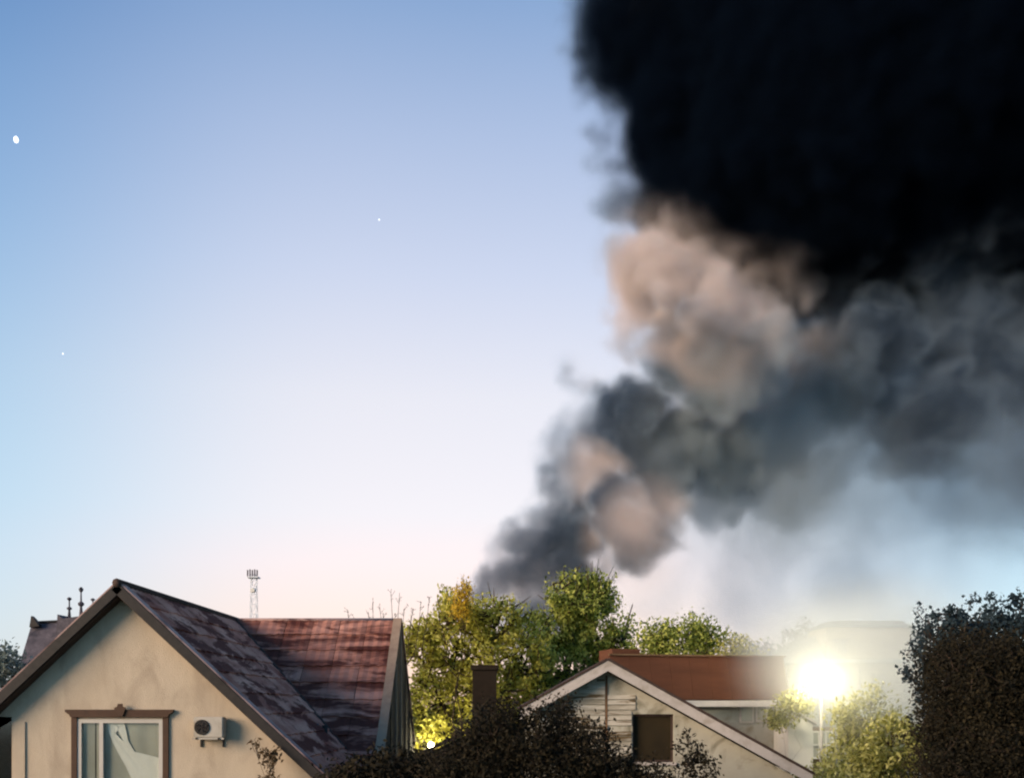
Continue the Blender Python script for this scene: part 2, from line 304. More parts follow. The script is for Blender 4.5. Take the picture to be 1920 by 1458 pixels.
    dm = sn.new('ShaderNodeMath'); dm.operation = 'MULTIPLY'; sl.new(da_.outputs['Fac'], dm.inputs[0]); dm.inputs[1].default_value = SMOKE_DENSITY; sl.new(dm.outputs[0], pv.inputs['Density'])
    g_ = sn.new('ShaderNodeNewGeometry')
    def blob(px, py, rpx, soft, Y=SY, sc=(1, 1, 1)):
        c = at(px, py, Y); k = SY / F
        a = sn.new('ShaderNodeVectorMath'); a.operation = 'SUBTRACT'; sl.new(g_.outputs['Position'], a.inputs[0]); a.inputs[1].default_value = c
        a2 = sn.new('ShaderNodeVectorMath'); a2.operation = 'MULTIPLY'; sl.new(a.outputs[0], a2.inputs[0]); a2.inputs[1].default_value = sc
        q = sn.new('ShaderNodeVectorMath'); q.operation = 'LENGTH'; sl.new(a2.outputs[0], q.inputs[0])
        mr = sn.new('ShaderNodeMapRange'); mr.interpolation_type = 'SMOOTHSTEP'; sl.new(q.outputs['Value'], mr.inputs[0]); mr.inputs[1].default_value = (rpx + soft) * k; mr.inputs[2].default_value = (rpx - soft) * k; return mr.outputs[0]
    def mxm(a, b):
        q = sn.new('ShaderNodeMath'); q.operation = 'MAXIMUM'; sl.new(a, q.inputs[0]); sl.new(b, q.inputs[1]); return q.outputs[0]
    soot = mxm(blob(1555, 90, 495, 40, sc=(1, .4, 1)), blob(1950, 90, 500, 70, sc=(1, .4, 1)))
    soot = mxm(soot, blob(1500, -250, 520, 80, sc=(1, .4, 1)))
    tan = mxm(blob(1290, 600, 210, 60, sc=(1, .4, 1)), blob(1195, 1015, 98, 28, sc=(1, .4, 1)))  # warm light on the lobes, put into the smoke's own colour as tan
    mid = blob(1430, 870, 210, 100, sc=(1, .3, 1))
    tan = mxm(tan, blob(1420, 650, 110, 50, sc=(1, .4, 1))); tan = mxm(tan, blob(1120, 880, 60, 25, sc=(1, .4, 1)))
    dk = mxm(blob(1235, 612, 34, 20, SY - 22, (.5, .12, 1.3)), blob(1325, 655, 30, 20, SY - 24, (.8, .12, .9))); dk = mxm(dk, blob(1400, 640, 16, 12, SY - 26, (.6, .12, 1.2))); h0 = sn.new('ShaderNodeMath'); h0.operation = 'MULTIPLY'; sl.new(dk, h0.inputs[0]); h0.inputs[1].default_value = .6; dk = h0.outputs[0]  # dark streaks cut from the tan paint shade into the folds
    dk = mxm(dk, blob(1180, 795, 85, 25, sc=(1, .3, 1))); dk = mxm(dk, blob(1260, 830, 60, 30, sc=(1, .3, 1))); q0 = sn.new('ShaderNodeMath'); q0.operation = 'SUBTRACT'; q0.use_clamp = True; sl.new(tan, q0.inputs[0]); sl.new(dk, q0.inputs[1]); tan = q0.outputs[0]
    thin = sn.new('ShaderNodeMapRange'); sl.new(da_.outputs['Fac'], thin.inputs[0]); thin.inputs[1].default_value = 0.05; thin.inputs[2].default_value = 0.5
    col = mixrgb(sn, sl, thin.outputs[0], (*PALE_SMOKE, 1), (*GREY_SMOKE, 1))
    col = mixrgb(sn, sl, mid, col, (*MID_SMOKE, 1)); col = mixrgb(sn, sl, tan, col, (*LIT_TAN_SMOKE, 1)); col = mixrgb(sn, sl, soot, col, (*SOOT, 1))
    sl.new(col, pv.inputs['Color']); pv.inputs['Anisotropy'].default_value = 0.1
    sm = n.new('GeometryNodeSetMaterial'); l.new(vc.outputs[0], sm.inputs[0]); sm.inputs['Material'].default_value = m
    jn = n.new('GeometryNodeJoinGeometry'); l.new(gi.outputs[0], jn.inputs[0]); l.new(sm.outputs[0], jn.inputs[0]); l.new(jn.outputs[0], go.inputs[0])
    # the dense heart of the plume: opaque soot inside the thickest lobes
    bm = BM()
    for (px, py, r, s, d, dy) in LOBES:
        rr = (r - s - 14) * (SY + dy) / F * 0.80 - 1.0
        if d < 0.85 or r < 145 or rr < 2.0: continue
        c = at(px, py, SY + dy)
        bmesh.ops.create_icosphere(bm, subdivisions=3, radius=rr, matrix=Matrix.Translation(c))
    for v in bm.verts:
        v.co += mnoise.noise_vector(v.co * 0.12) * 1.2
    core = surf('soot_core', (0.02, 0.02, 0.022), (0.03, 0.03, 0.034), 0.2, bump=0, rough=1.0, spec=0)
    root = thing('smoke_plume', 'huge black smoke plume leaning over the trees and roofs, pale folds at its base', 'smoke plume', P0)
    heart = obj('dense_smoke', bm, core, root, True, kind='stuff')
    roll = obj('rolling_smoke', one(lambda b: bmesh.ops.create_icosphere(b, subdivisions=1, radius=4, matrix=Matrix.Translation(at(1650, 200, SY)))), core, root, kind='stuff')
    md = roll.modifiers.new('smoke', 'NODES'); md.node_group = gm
    return root
SMOKE_DENSITY = 0.38
GREY_SMOKE = (0.09, 0.135, 0.20); PALE_SMOKE = (0.58, 0.74, 0.90); LIT_TAN_SMOKE = (0.93, 0.81, 0.75); MID_SMOKE = (0.56, 0.64, 0.68); SOOT = (0.006, 0.012, 0.024)
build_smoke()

# ------------------------------------------------------------------ stars in the twilight
for i, (px, py, r, lab, s) in enumerate(((30, 262, 4.8, 'big bright white star low in the deep blue corner of the sky', 2), (711, 412, 1.4, 'faint star high above the ridge of the maroon roof', 1.6), (118, 663, 1.6, 'dim star far beneath the bright white one', 1.3))):
    c = at(px, py, 2200); b = BM(); bmesh.ops.create_icosphere(b, subdivisions=2, radius=r * 2200 / F, matrix=Matrix.Translation(c) @ Matrix.Diagonal((0.85, 1, 1.3, 1)))
    o = obj('star', b, emit('star_glow', (0.95, 0.98, 1.0), s)); o['label'] = lab; o['category'] = 'star'; o['group'] = 'stars in the sky'

# ------------------------------------------------------------------ the tan house with the maroon roof
def slope_frame(o, along, down):
    along = Vector(along).normalized(); down = Vector(down).normalized(); nrm = along.cross(down)
    if nrm.z < 0: nrm = -nrm
    return Vector(o), along, down, nrm
def sheet_meshes(name, w, h, mat, n=4, waves=3, th=0.035, amp=0.018):
    """worn roofing sheets: a waved top, a thick butt edge; a few shapes shared by all"""
    out = []
    for q in range(n):
        rs = random.Random(q + 11); b = BM(); nx = waves * 2
        cols = []
        ragged = [rs.uniform(-0.03, 0.03) for _ in range(nx + 1)]
        for i in range(nx + 1):
            x = -w / 2 + w * i / nx; z = amp * (1 if i % 2 else -0.4)
            zz = rs.uniform(-0.006, 0.012)
            cols.append([b.verts.new((x, -h * 0.04, z)), b.verts.new((x, h + ragged[i], z + th + zz)), b.verts.new((x, h + ragged[i], z + zz - 0.012))])
        for a, c in zip(cols, cols[1:]):
            b.faces.new((a[0], c[0], c[1], a[1])); b.faces.new((a[1], c[1], c[2], a[2]))
        for a in (cols[0], cols[-1]): b.faces.new((a[0], a[1], a[2]))
        bmesh.ops.recalc_face_normals(b, faces=b.faces)
        me = bpy.data.meshes.new(name); b.to_mesh(me); b.free(); me.materials.append(mat); out.append(me)
    return out
def lay_sheets(root, name, meshes, frame, length, depth, cw, chh, keep=None, lift=0.012, seed=1, label=None):
    """courses of sheets down a slope; each sheet overlaps the one below it"""
    rs = random.Random(seed); o, al, dn, nr = frame
    rows = int(round(depth / chh)); cnt = int(round(length / cw))
    for r in range(rows):
        for c in range(cnt):
            x = (c + 0.5) * length / cnt; y = r * depth / rows
            P = o + al * x + dn * y
            if keep and not keep(o + al * x + dn * (y + chh / 2)): continue
            tilt = rs.gauss(0, 0.006); skew = rs.gauss(0, 0.008)
            s = bpy.data.objects.new(name, rs.choice(meshes)); C.objects.link(s); s.parent = root
            zz = nr * (lift + rs.uniform(0, 0.012) + 0.0)
            mtx = Matrix((al, dn, nr)).transposed().to_4x4()
            if mtx.determinant() < 0: mtx = Matrix((-al, dn, nr)).transposed().to_4x4()
            s.matrix_local = Matrix.Translation(P + zz - root.location) @ mtx @ Matrix.Rotation(tilt, 4, 'X') @ Matrix.Rotation(skew, 4, 'Z') @ Matrix.Diagonal((length / cnt * 0.985 / cw, 1.04 * depth / rows / chh, 1, 1))
def gable_wall(bm, xc, half, eave, ridge, y0, y1, zb=0, holes=()):
    """front wall with gable and openings (x0,x1,z0,z1), in vertical bays"""
    xs = sorted({xc - half, xc, xc + half, *[h[0] for h in holes], *[h[1] for h in holes]})
    top = lambda x: eave + (ridge - eave) * (1 - abs(x - xc) / half)
    for a, b_ in zip(xs, xs[1:]):
        m = (a + b_) / 2; hs = [h for h in holes if h[0] <= m <= h[1]]
        z = zb; segs = []
        for h in sorted(hs, key=lambda q: q[2]): segs.append((z, h[2])); z = h[3]
        for s in segs: prism(bm, [(a, s[0]), (b_, s[0]), (b_, s[1]), (a, s[1])], y0, y1)
        prism(bm, [(a, z), (b_, z), (b_, top(b_)), (a, top(a))], y0, y1)
def strip(bm, p, q, nr, w, t, side):
    """board from p to q, w wide in direction side, t thick along nr"""
    p, q, nr, side = Vector(p), Vector(q), Vector(nr).normalized(), Vector(side).normalized()
    v = [bm.verts.new(a + side * s * w + nr * k * t) for a in (p, q) for s, k in ((0, 0), (1, 0), (1, 1), (0, 1))]
    for f in ((0, 1, 2, 3), (4, 5, 6, 7), (0, 1, 5, 4), (1, 2, 6, 5), (2, 3, 7, 6), (3, 0, 4, 7)): bm.faces.new([v[i] for i in f])

XR, YF, ZR, SL = -8.72, 22.0, 8.20, 0.935        # ridge x, verge y, ridge height, slope
HS = 4.62
house = thing('tan_house', 'tan stucco house with a steep maroon roof, rear wing and a brown framed window', 'house', (XR, YF + 4, 0))
ze = ZR - HS * SL
WY = YF + 0.38
win = (at(146, 0, WY).x, at(306, 0, WY).x, 3.35, at(0, 1347, WY).z)
dwx = (at(-70, 0, WY).x, at(22, 0, WY).x, 3.3, at(0, 1343, WY).z)
obj('wall', one(gable_wall, XR, 4.25, ZR - 4.25 * SL - 0.16, ZR - 0.16, WY, WY + 0.3, 0, (win, dwx)), M['stucco'], house)
b = BM(); YB = 40.5
box(b, (XR - 4.25, WY + 0.3, 0), (XR - 3.95, YB - .3, ZR - 4.25 * SL - 0.1)); box(b, (XR + 3.95, WY + 0.3, 0), (XR + 4.25, 27.4, ZR - 4.25 * SL - 0.1))
box(b, (XR - 4.25, YB - .3, 0), (XR + 4.25, YB, ZR - 4.25 * SL - 0.1))
box(b, (XR + 4.25, 27.4, 0), (-3.85, 27.7, ZR - 4.25 * SL - 0.1))
obj('side_wall', b, M['stucco'], house)
# structural decks of the roofs
b = BM(); T = 0.14
prism(b, [(XR, ZR), (XR + HS, ze), (XR + HS, ze - T), (XR, ZR - T), (XR - HS, ze - T), (XR - HS, ze)], YF + 0.02, YB)
obj('roof_deck', b, M['dark_wood'], house)
XE = -3.46; YW = 31.3; WH = 4.3
b = BM(); prism(b, [(YW, ZR - .004), (YW + WH, ZR - WH * SL - .004), (YW + WH, ZR - WH * SL - T), (YW, ZR - T - .004), (YW - WH, ZR - WH * SL - T), (YW - WH, ZR - WH * SL - .004)], XR + .1, XE - 0.04, 'x')
obj('wing_deck', b, M['dark_wood'], house)
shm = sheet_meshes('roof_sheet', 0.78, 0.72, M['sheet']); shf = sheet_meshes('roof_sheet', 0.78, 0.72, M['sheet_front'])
fr = slope_frame((XR, YF + 0.30, ZR + 0.01), (0, 1, 0), (1, 0, -SL))
Ld = HS * math.sqrt(1 + SL * SL)
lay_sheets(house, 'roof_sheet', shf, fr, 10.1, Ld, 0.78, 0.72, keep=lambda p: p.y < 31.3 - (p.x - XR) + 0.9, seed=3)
fr2 = slope_frame((XR, YW, ZR + 0.012), (1, 0, 0), (0, -1, -SL))
lay_sheets(house, 'roof_sheet', shm, fr2, XE - XR - 0.24, WH * math.sqrt(1 + SL * SL), 0.78, 0.72, keep=lambda p: p.x > XR + (31.3 - p.y) - 0.9, seed=5)
# unseen far slopes: one skin each
n1 = Vector((SL, 0, -1)); b = BM(); strip(b, (XR, YF + .3, ZR + .005), (XR, YB, ZR + .005), (-SL, 0, 1), Ld, 0.03, (-1, 0, -SL)); obj('roof_skin', b, M['sheet'], house)
b = BM(); strip(b, (XR + .6, YW, ZR + .002), (XE, YW, ZR + .002), (0, SL, 1), WH * 1.37, 0.03, (0, 1, -SL)); obj('roof_skin', b, M['sheet'], house)
# ridges, verges, barge boards
b = BM(); tube(b, [(XR, YF - 0.05, ZR + 0.03), (XR, YB, ZR + 0.03)], 0.10, 8); obj('ridge_cap', b, M['dark_wood'], house, True)
b = BM(); tube(b, [(XR, YW, ZR + 0.02), (XE, YW, ZR + 0.02)], 0.06, 8); obj('ridge_cap', b, M['roof_cap'], house, True)
for sg in (1, -1):
    nrm = Vector((sg * SL, 0, 1)).normalized(); dn = Vector((sg, 0, -SL))
    b = BM(); strip(b, Vector((XR, YF + 0.0, ZR)) + nrm * 0.035, Vector((XR, YF + 0.0, ZR)) + nrm * 0.035 + dn * HS, nrm, 0.34, 0.035, (0, 1, 0))
    obj('verge_cap', b, M['roof_cap'], house)
    b = BM(); strip(b, Vector((XR, YF - 0.03, ZR)) + nrm * 0.03, Vector((XR, YF - 0.03, ZR)) + nrm * 0.03 + dn * (HS + .02), -nrm, 0.028, 0.20, (0, 1, 0))
    obj('barge_board', b, M['black'], house)
    b = BM(); strip(b, Vector((XR, YF + .03, ZR - .26)), Vector((XR, YF + .03, ZR - .26)) + dn * HS, nrm, 0.34, 0.02, (0, 1, 0)); obj('soffit', b, M['dark_wood'], house)
nrm = Vector((0, -SL, 1)).normalized()
b = BM(); strip(b, Vector((XE - .26, YW, ZR)) + nrm * .05, Vector((XE - .26, YW - WH, ZR - WH * SL)) + nrm * .05, nrm, 0.26, 0.05, (1, 0, 0)); obj('verge_cap', b, M['cream_trim'], house)
nb = Vector((0, SL, 1)).normalized()
b = BM(); strip(b, Vector((XE - .1, YW, ZR)) + nb * .04, Vector((XE - .1, YW + WH, ZR - WH * SL)) + nb * .04, nb, 0.1, 0.07, (1, 0, 0)); obj('verge_cap', b, M['cream_trim'], house)
b = BM(); prism(b, [(YW, ZR - .03), (YW + WH, ZR - WH * SL - .03), (YW + WH - .2, 0), (YW - WH + .2, 0), (YW - WH, ZR - WH * SL - .03)], XE - 0.25, XE - 0.045, 'x'); obj('gable_end', b, M['brown_wall'], house)
for k in range(5):      # upright boards on the wing's end wall
    y = YW - 2.6 + k * 1.3; zt = ZR - abs(y - YW) * SL - 0.2
    b = BM(); box(b, (XE - 0.043, y - .05, 1), (XE - 0.01, y + .05, zt)); obj('batten', b, M['cream_trim'] if k in (1, 2) else M['brown_wall'], house)
# valley and its gutter, soil pipe at the foot of the valley
b = BM(); d0, d1 = 0.05, 4.2
tube(b, [(XR + d0, YW - d0, ZR - d0 * SL + .05), (XR + d1, YW - d1, ZR - d1 * SL + .05)], 0.06, 6); obj('valley_gutter', b, M['dark_wood'], house)
pp = at(618, 1378, 27.6)
b = BM(); tube(b, [(pp.x, 26.9, 3.2), (pp.x, 26.9, 5.0)], 0.075, 8); obj('vent_pipe', b, M['black'], house, True)
b = BM(); tube(b, [(pp.x - .18, 26.8, 3.2), (pp.x - .18, 26.8, 5.05)], 0.04, 8); obj('down_pipe', b, M['slate'], house, True)

def window(root, x0, x1, z0, z1, y, splits, frame_mat, fw=0.09, depth=0.10):
    """frame > sashes and panes between the splits"""
    w = thing('window', '', '', (0, 0, 0)); del w['label'], w['category']; w.parent = root
    w.location = Vector(((x0 + x1) / 2, y, z0)) - root.location
    b = BM(); box(b, (x0, y, z0), (x0 + fw, y + depth, z1)); box(b, (x1 - fw, y, z0), (x1, y + depth, z1)); box(b, (x0 + fw, y, z1 - fw), (x1 - fw, y + depth, z1)); box(b, (x0 + fw, y, z0), (x1 - fw, y + depth, z0 + fw))
    obj('frame', b, frame_mat, w)
    xs = [x0 + fw] + splits + [x1 - fw]
    for s in splits:
        b = BM(); box(b, (s - .045, y - .015, z0 + fw), (s + .045, y + depth - .01, z1 - fw)); obj('mullion', b, frame_mat, w)
    for i, (a, c) in enumerate(zip(xs, xs[1:])):
        a2 = a + (.045 if i else 0); c2 = c - (.045 if i < len(xs) - 2 else 0)
        b = BM(); box(b, (a2, y + .05, z0 + fw), (c2, y + .06, z1 - fw)); obj('pane', b, M['glass'], w)
    return w
def drape(bm, x0, x1, z0, z1, y, amp, n=24, shear=0.0, seed=0):
    rs = random.Random(seed); ph = rs.random() * 6
    top = []; 
    for i in range(n + 1):
        t = i / n; x = x0 + (x1 - x0) * t; yy = y + amp * math.sin(t * n * 0.9 + ph) + amp * .5 * math.sin(t * 7 + ph)
        top.append([bm.verts.new((x, yy, z1)), bm.verts.new((x + shear * .5, yy * 1.0 + amp * .3, (z0 + z1) / 2)), bm.verts.new((x + shear, yy, z0))])
    for a, c in zip(top, top[1:]):
        for k in range(2): bm.faces.new((a[k], c[k], c[k + 1], a[k + 1]))
w = window(house, win[0], win[1], win[2], win[3], WY - 0.03, [at(191, 0, WY).x], M['frame'])
sx_ = [at(v, 0, WY + .4).x for v in (150, 190, 214, 240, 300, 312)]
obj('blind', one(drape, sx_[0], sx_[1], 3.2, win[3], WY + .055, .006, 10), M['blind'], w)
obj('blind', one(drape, sx_[1] + .03, sx_[5], 3.2, win[3], WY + .07, .006, 22), M['blind'], w)
b = BM()      # the pale curtain gathered diagonally behind the big pane
cp = [(202, 1352, 214, 1352), (204, 1372, 226, 1362), (212, 1392, 216, 1372), (222, 1412, 240, 1398), (236, 1436, 262, 1420), (252, 1470, 290, 1440)]
prev = None
for (ax_, az_, bx_, bz_) in cp:
    row = []
    for k in range(7):
        t = k / 6; p = at(ax_ + (bx_ - ax_) * t, az_ + (bz_ - az_) * t, WY + .05 + .006 * math.sin(k * 2.1)); row.append(b.verts.new(p))
    if prev:
        for k in range(6): b.faces.new((prev[k], prev[k + 1], row[k + 1], row[k]))
    prev = row
row0 = None
for (ax_, az_, bx_, bz_) in [(214, 1350, 232, 1350), (222, 1370, 236, 1368), (232, 1390, 240, 1388), (246, 1412, 252, 1408), (262, 1430, 300, 1420), (262, 1470, 308, 1470)]:
    row = [b.verts.new(at(ax_ + (bx_ - ax_) * k / 4, az_ + (bz_ - az_) * k / 4, WY + .045 + .004 * math.sin(k * 2.5))) for k in range(5)]
    if row0:
        for k in range(4): b.faces.new((row0[k], row0[k + 1], row[k + 1], row[k]))
    row0 = row
obj('curtain', b, M['curtain'], w, True)
obj('dark_plate', one(box, (win[0] - .3, WY + .9, 3), (win[1] + .3, WY + 1.0, win[3] + .3)), M['dark_in'], w)  # dark plate in place of an unlit interior
# brown moulded surround
X0, X1 = win[0], win[1]
b = BM(); box(b, (X0 - .13, WY - .05, 3.0), (X0 - .002, WY + .05, win[3] + .04)); obj('surround_jamb', b, M['brown_trim'], w)
b = BM(); box(b, (X1 + .002, WY - .05, 3.0), (X1 + .13, WY + .05, win[3] + .04)); obj('surround_jamb', b, M['brown_trim'], w)
zt = win[3] + .042
b = BM(); prism(b, [(X0 - .13, zt), (X1 + .13, zt), (X1 + .16, zt + .06), (X1 + .25, zt + .12), (X1 + .25, zt + .17), (X0 - .25, zt + .17), (X0 - .25, zt + .12), (X0 - .16, zt + .06)], WY - .10, WY + .05); obj('surround_head', b, M['brown_trim'], w)
xk = at(229, 0, WY).x; b = BM(); prism(b, [(xk - .06, zt + .02), (xk + .06, zt + .02), (xk + .13, zt + .20), (xk + .06, zt + .24), (xk + .045, zt + .30), (xk - .045, zt + .30), (xk - .06, zt + .24), (xk - .13, zt + .20)], WY - .14, WY - .102); obj('keystone', b, M['brown_trim'], w)
w2 = window(house, dwx[0], dwx[1], dwx[2], dwx[3], WY + .12, [], M['black'], .05)
obj('dark_plate', one(box, (dwx[0] - .2, WY + .9, 3), (dwx[1] + .15, WY + 1.0, dwx[3] + .3)), M['dark_in'], w2)
b = BM(); x = at(37, 0, WY).x; box(b, (x - .13, WY - .035, 0), (x + .13, WY - .001, at(0, 1352, WY).z)); obj('pilaster', b, M['stucco'], house)

# outdoor unit of the air conditioner
c = at(394, 1364, WY - .2)
ac = thing('air_conditioner', 'off-white air conditioner box with a dark fan hole, bracketed to the tan gable', 'air conditioner', (c.x, WY - .2, c.z - .25))
x0, x1, z0, z1 = at(366, 0, WY - .2).x, at(421, 0, WY - .2).x, at(0, 1381, WY).z, at(0, 1343, WY).z
b = BM(); box(b, (x0, WY - .33, z0), (x1, WY - .05, z1)); bmesh.ops.bevel(b, geom=b.edges, offset=.02, segments=2, affect='EDGES'); obj('casing', b, M['ac_white'], ac)
fc = Vector((at(379, 0, WY - .33).x, WY - .335, (z0 + z1) / 2)); rr = .17
b = BM(); bmesh.ops.create_cone(b, segments=24, radius1=rr, radius2=rr, depth=.03, cap_ends=True, matrix=Matrix.Translation(fc) @ Matrix.Rotation(R(90), 4, 'X')); obj('fan_opening', b, M['black'], ac)
b = BM()
for r_ in (.06, .11, .16):
    tube(b, [fc + Vector((math.cos(a) * r_, -.02, math.sin(a) * r_)) for a in [k * math.pi / 9 for k in range(19)]], .004, 4, False)
obj('fan_grille', b, M['black'], ac)
b = BM()
for k in range(5):
    a = k * 2 * math.pi / 5; tube(b, [fc + Vector((0, -.0165, 0)), fc + Vector((math.cos(a) * .09, -.0165, math.sin(a) * .09)), fc + Vector((math.cos(a + .4) * .14, -.0165, math.sin(a + .4) * .14))], [.01, .02, .012], 4)
obj('fan_blade', b, M['black'], ac)
for xx in (x0 + .08, x1 - .08):
    b = BM(); box(b, (xx - .02, WY - .38, z0 - .045), (xx + .02, WY, z0 - .003)); box(b, (xx - .02, WY - .04, z0 - .22), (xx + .02, WY, z0 - .046)); obj('bracket', b, M['black'], ac)
b = BM(); box(b, (x0 - .02, WY - .36, z0 - .04), (x1 + .03, WY - .34, z0 - .004)); obj('rail', b, M['ac_white'], ac)


# ------------------------------------------------------------------ dark roofed house behind, with finials
Y = 46.0
dh = thing('turreted_house', 'dark slate roofed house with small finials and spires rising behind the tan gable', 'house', tuple(at(110, HY, Y)[:2]) + (0,))
P = lambda px, py, y=Y: at(px, py, y)
b = BM()
rt = [P(60, 1167, Y + 3), P(215, 1160, Y + 3)]; ev = [P(20, 1300, Y), P(225, 1300, Y)]; bk = [P(20, 1300, Y) + Vector((0, 7, 0)), P(225, 1300, Y) + Vector((0, 7, 0))]
vs = [b.verts.new(p) for p in rt + ev + bk]
b.faces.new((vs[0], vs[1], vs[3], vs[2])); b.faces.new((vs[0], vs[1], vs[5], vs[4])); b.faces.new((vs[0], vs[2], vs[4])); b.faces.new((vs[1], vs[3], vs[5])); b.faces.new((vs[2], vs[3], vs[5], vs[4]))
obj('roof', b, M['slate'], dh)
b = BM(); box(b, (ev[0].x + .3, Y + .3, 0), (ev[1].x - .3, Y + 6.7, ev[0].z - .02)); obj('wall', b, M['plaster'], dh)
b = BM(); tube(b, rt, .09, 6); obj('ridge_cap', b, M['black'], dh)
q = P(62, 1160, Y + 2.6); b = BM(); prism(b, [(q.x - .14, q.z - .4), (q.x + .35, q.z - .35), (q.x + .1, q.z), (q.x - .05, q.z + .15)], Y + 2.5, Y + 2.8); obj('ridge_horn', b, M['black'], dh)
q = P(113, 1160, Y + 1.5); q2 = P(163, 1154, Y + 1.5); b = BM(); vs = [(q.x - .1, q.z - 1.6), (q.x, q.z + .2), (q.x + .25, q.z), (q2.x, q2.z), (q2.x + .6, q2.z - 1.6)]; prism(b, vs, Y + 1.2, Y + 3.4); obj('dormer', b, M['slate'], dh)
for (px, py, top, r0, lab) in ((130, 1156, 1119, .11, 0), (152, 1156, 1100, .13, 1), (174, 1150, 1121, .06, 0)):
    q = P(px, py, Y + 2.2); h = (py - top) / F * (Y + 2.2)
    b = BM(); lathe(b, q, [(r0, -.3), (r0 * .8, 0), (r0 * .45, h * .35), (r0 * 1.15, h * .4), (r0 * 1.15, h * .46), (r0 * .35, h * .52), (.035, h * .82), (.10, h * .88), (.12, h * .93), (.04, h)], 8); obj('spire', b, M['slate'], dh)

# ------------------------------------------------------------------ far lattice mast
Y = 240.0; q = at(476, HY, Y); k = Y / F
mast = thing('telecom_mast', 'pale lattice telecom mast standing far off behind the maroon ridge', 'mast', (q.x, Y, 0))
zt = at(0, 1074, Y).z
for sx1, sy1 in ((-1, -1), (1, -1), (1, 1), (-1, 1)):
    b = BM(); tube(b, [(q.x + sx1 * 1.1, Y + sy1 * 1.1, 0), (q.x + sx1 * .62, Y + sy1 * .62, zt - 1.2)], .09, 4); obj('leg', b, M['pale_metal'], mast)
b = BM(); nb_ = 16
for i in range(nb_):
    z0 = zt * i / nb_; z1 = zt * (i + 1) / nb_ - .4; r0 = 1.1 - .48 * z0 / zt; r1 = 1.1 - .48 * z1 / zt
    for s in (-1, 1):
        tube(b, [(q.x - r0, Y + s * r0, z0), (q.x + r1, Y + s * r1, z1)], .05, 4); tube(b, [(q.x + s * r0, Y + r0, z0), (q.x + s * r1, Y - r1, z1)], .05, 4); tube(b, [(q.x - r1, Y + s * r1, z1), (q.x + r1, Y + s * r1, z1)], .05, 4)
obj('bracing', b, M['pale_metal'], mast)
b = BM(); box(b, (q.x - 1.3, Y - 1.3, zt - 1.2), (q.x + 1.3, Y + 1.3, zt - .95)); obj('platform', b, M['pale_metal'], mast)
for i in range(5):
    x = q.x - 1.15 + i * .57; b = BM(); box(b, (x - .14, Y - 1.45, zt - .9), (x + .14, Y - 1.2, zt + .6 + .15 * (i % 2))); obj('antenna_panel', b, M['slate'], mast)
b = BM(); bmesh.ops.create_cone(b, segments=14, radius1=.65, radius2=.5, depth=.4, cap_ends=True, matrix=Matrix.Translation(at(474, 1106, Y - 1.2)) @ Matrix.Rotation(R(90), 4, 'X')); obj('dish', b, M['white_wall'], mast)

# ------------------------------------------------------------------ the white gable house in the middle
Y2 = 24.0
ax_ = at(1140, 1237, Y2); zr = ax_.z; s2 = 0.556
wh = thing('white_gable_house', 'white house with a low gable, grey fascia boards and one small dark window', 'house', (ax_.x, Y2 + 4, 0))
xr_ = at(1524, 0, Y2).x; xl_ = at(975, 0, Y2).x; wyy = Y2 + .42
th = .24
hr = xr_ - ax_.x; hl = ax_.x - xl_
wn_ = (at(1186, 0, wyy).x, at(1263, 0, wyy).x, at(0, 1428, wyy).z, at(0, 1338, wyy).z)
b = BM(); zf = lambda x: zr - .27 - abs(x - ax_.x) * s2
xs = [xl_ + .15, ax_.x, wn_[0], wn_[1], xr_ - .35]
for a, c in zip(xs, xs[1:]):
    if a == wn_[0]:
        prism(b, [(a, 0), (c, 0), (c, wn_[2]), (a, wn_[2])], wyy, wyy + .25); prism(b, [(a, wn_[3]), (c, wn_[3]), (c, zf(c)), (a, zf(a))], wyy, wyy + .25)
    else: prism(b, [(a, 0), (c, 0), (c, zf(c)), (a, zf(a))], wyy, wyy + .25)
obj('wall', b, M['plaster'], wh)
b = BM(); box(b, (xr_ - .6, wyy + .25, 0), (xr_ - .35, Y2 + 9, zr - hr * s2)); box(b, (xl_ + .15, wyy + .25, 0), (xl_ + .4, Y2 + 9, zr - hl * s2 - .3)); box(b, (xl_ + .15, Y2 + 9, 0), (xr_ - .35, Y2 + 9.2, zr - hr * s2)); obj('side_wall', b, M['plaster'], wh)
for sg, hh, nm in ((1, hr, 'right'), (-1, hl, 'left')):
    nrm = Vector((sg * s2, 0, 1)).normalized(); dn = Vector((sg, 0, -s2)); A = Vector((ax_.x, Y2, zr))
    b = BM(); strip(b, A - Vector((0, .02, 0)) + nrm * .01, A - Vector((0, .02, 0)) + nrm * .01 + dn * (hh + .03), nrm, 9.3, .05, (0, 1, 0)); obj('roof', b, M['dark_wood'], wh)
    A2 = A - Vector((0, 0, .005))
    b = BM(); v = [(A2.x, A2.z), (A2.x + sg * hh, A2.z - hh * s2), (A2.x + sg * hh, A2.z - hh * s2 - th * 1.05), (A2.x, A2.z - th * 1.05)]; prism(b, v, Y2, Y2 + .035); obj('fascia', b, M['white_board'], wh)
    v = [(A2.x, A2.z - .03), (A2.x + sg * hh, A2.z - hh * s2 - .03), (A2.x + sg * hh, A2.z - hh * s2 - .10), (A2.x, A2.z - .10)]
    b = BM(); prism(b, v, Y2 + .036, wyy - .002); obj('soffit', b, M['slate'], wh)
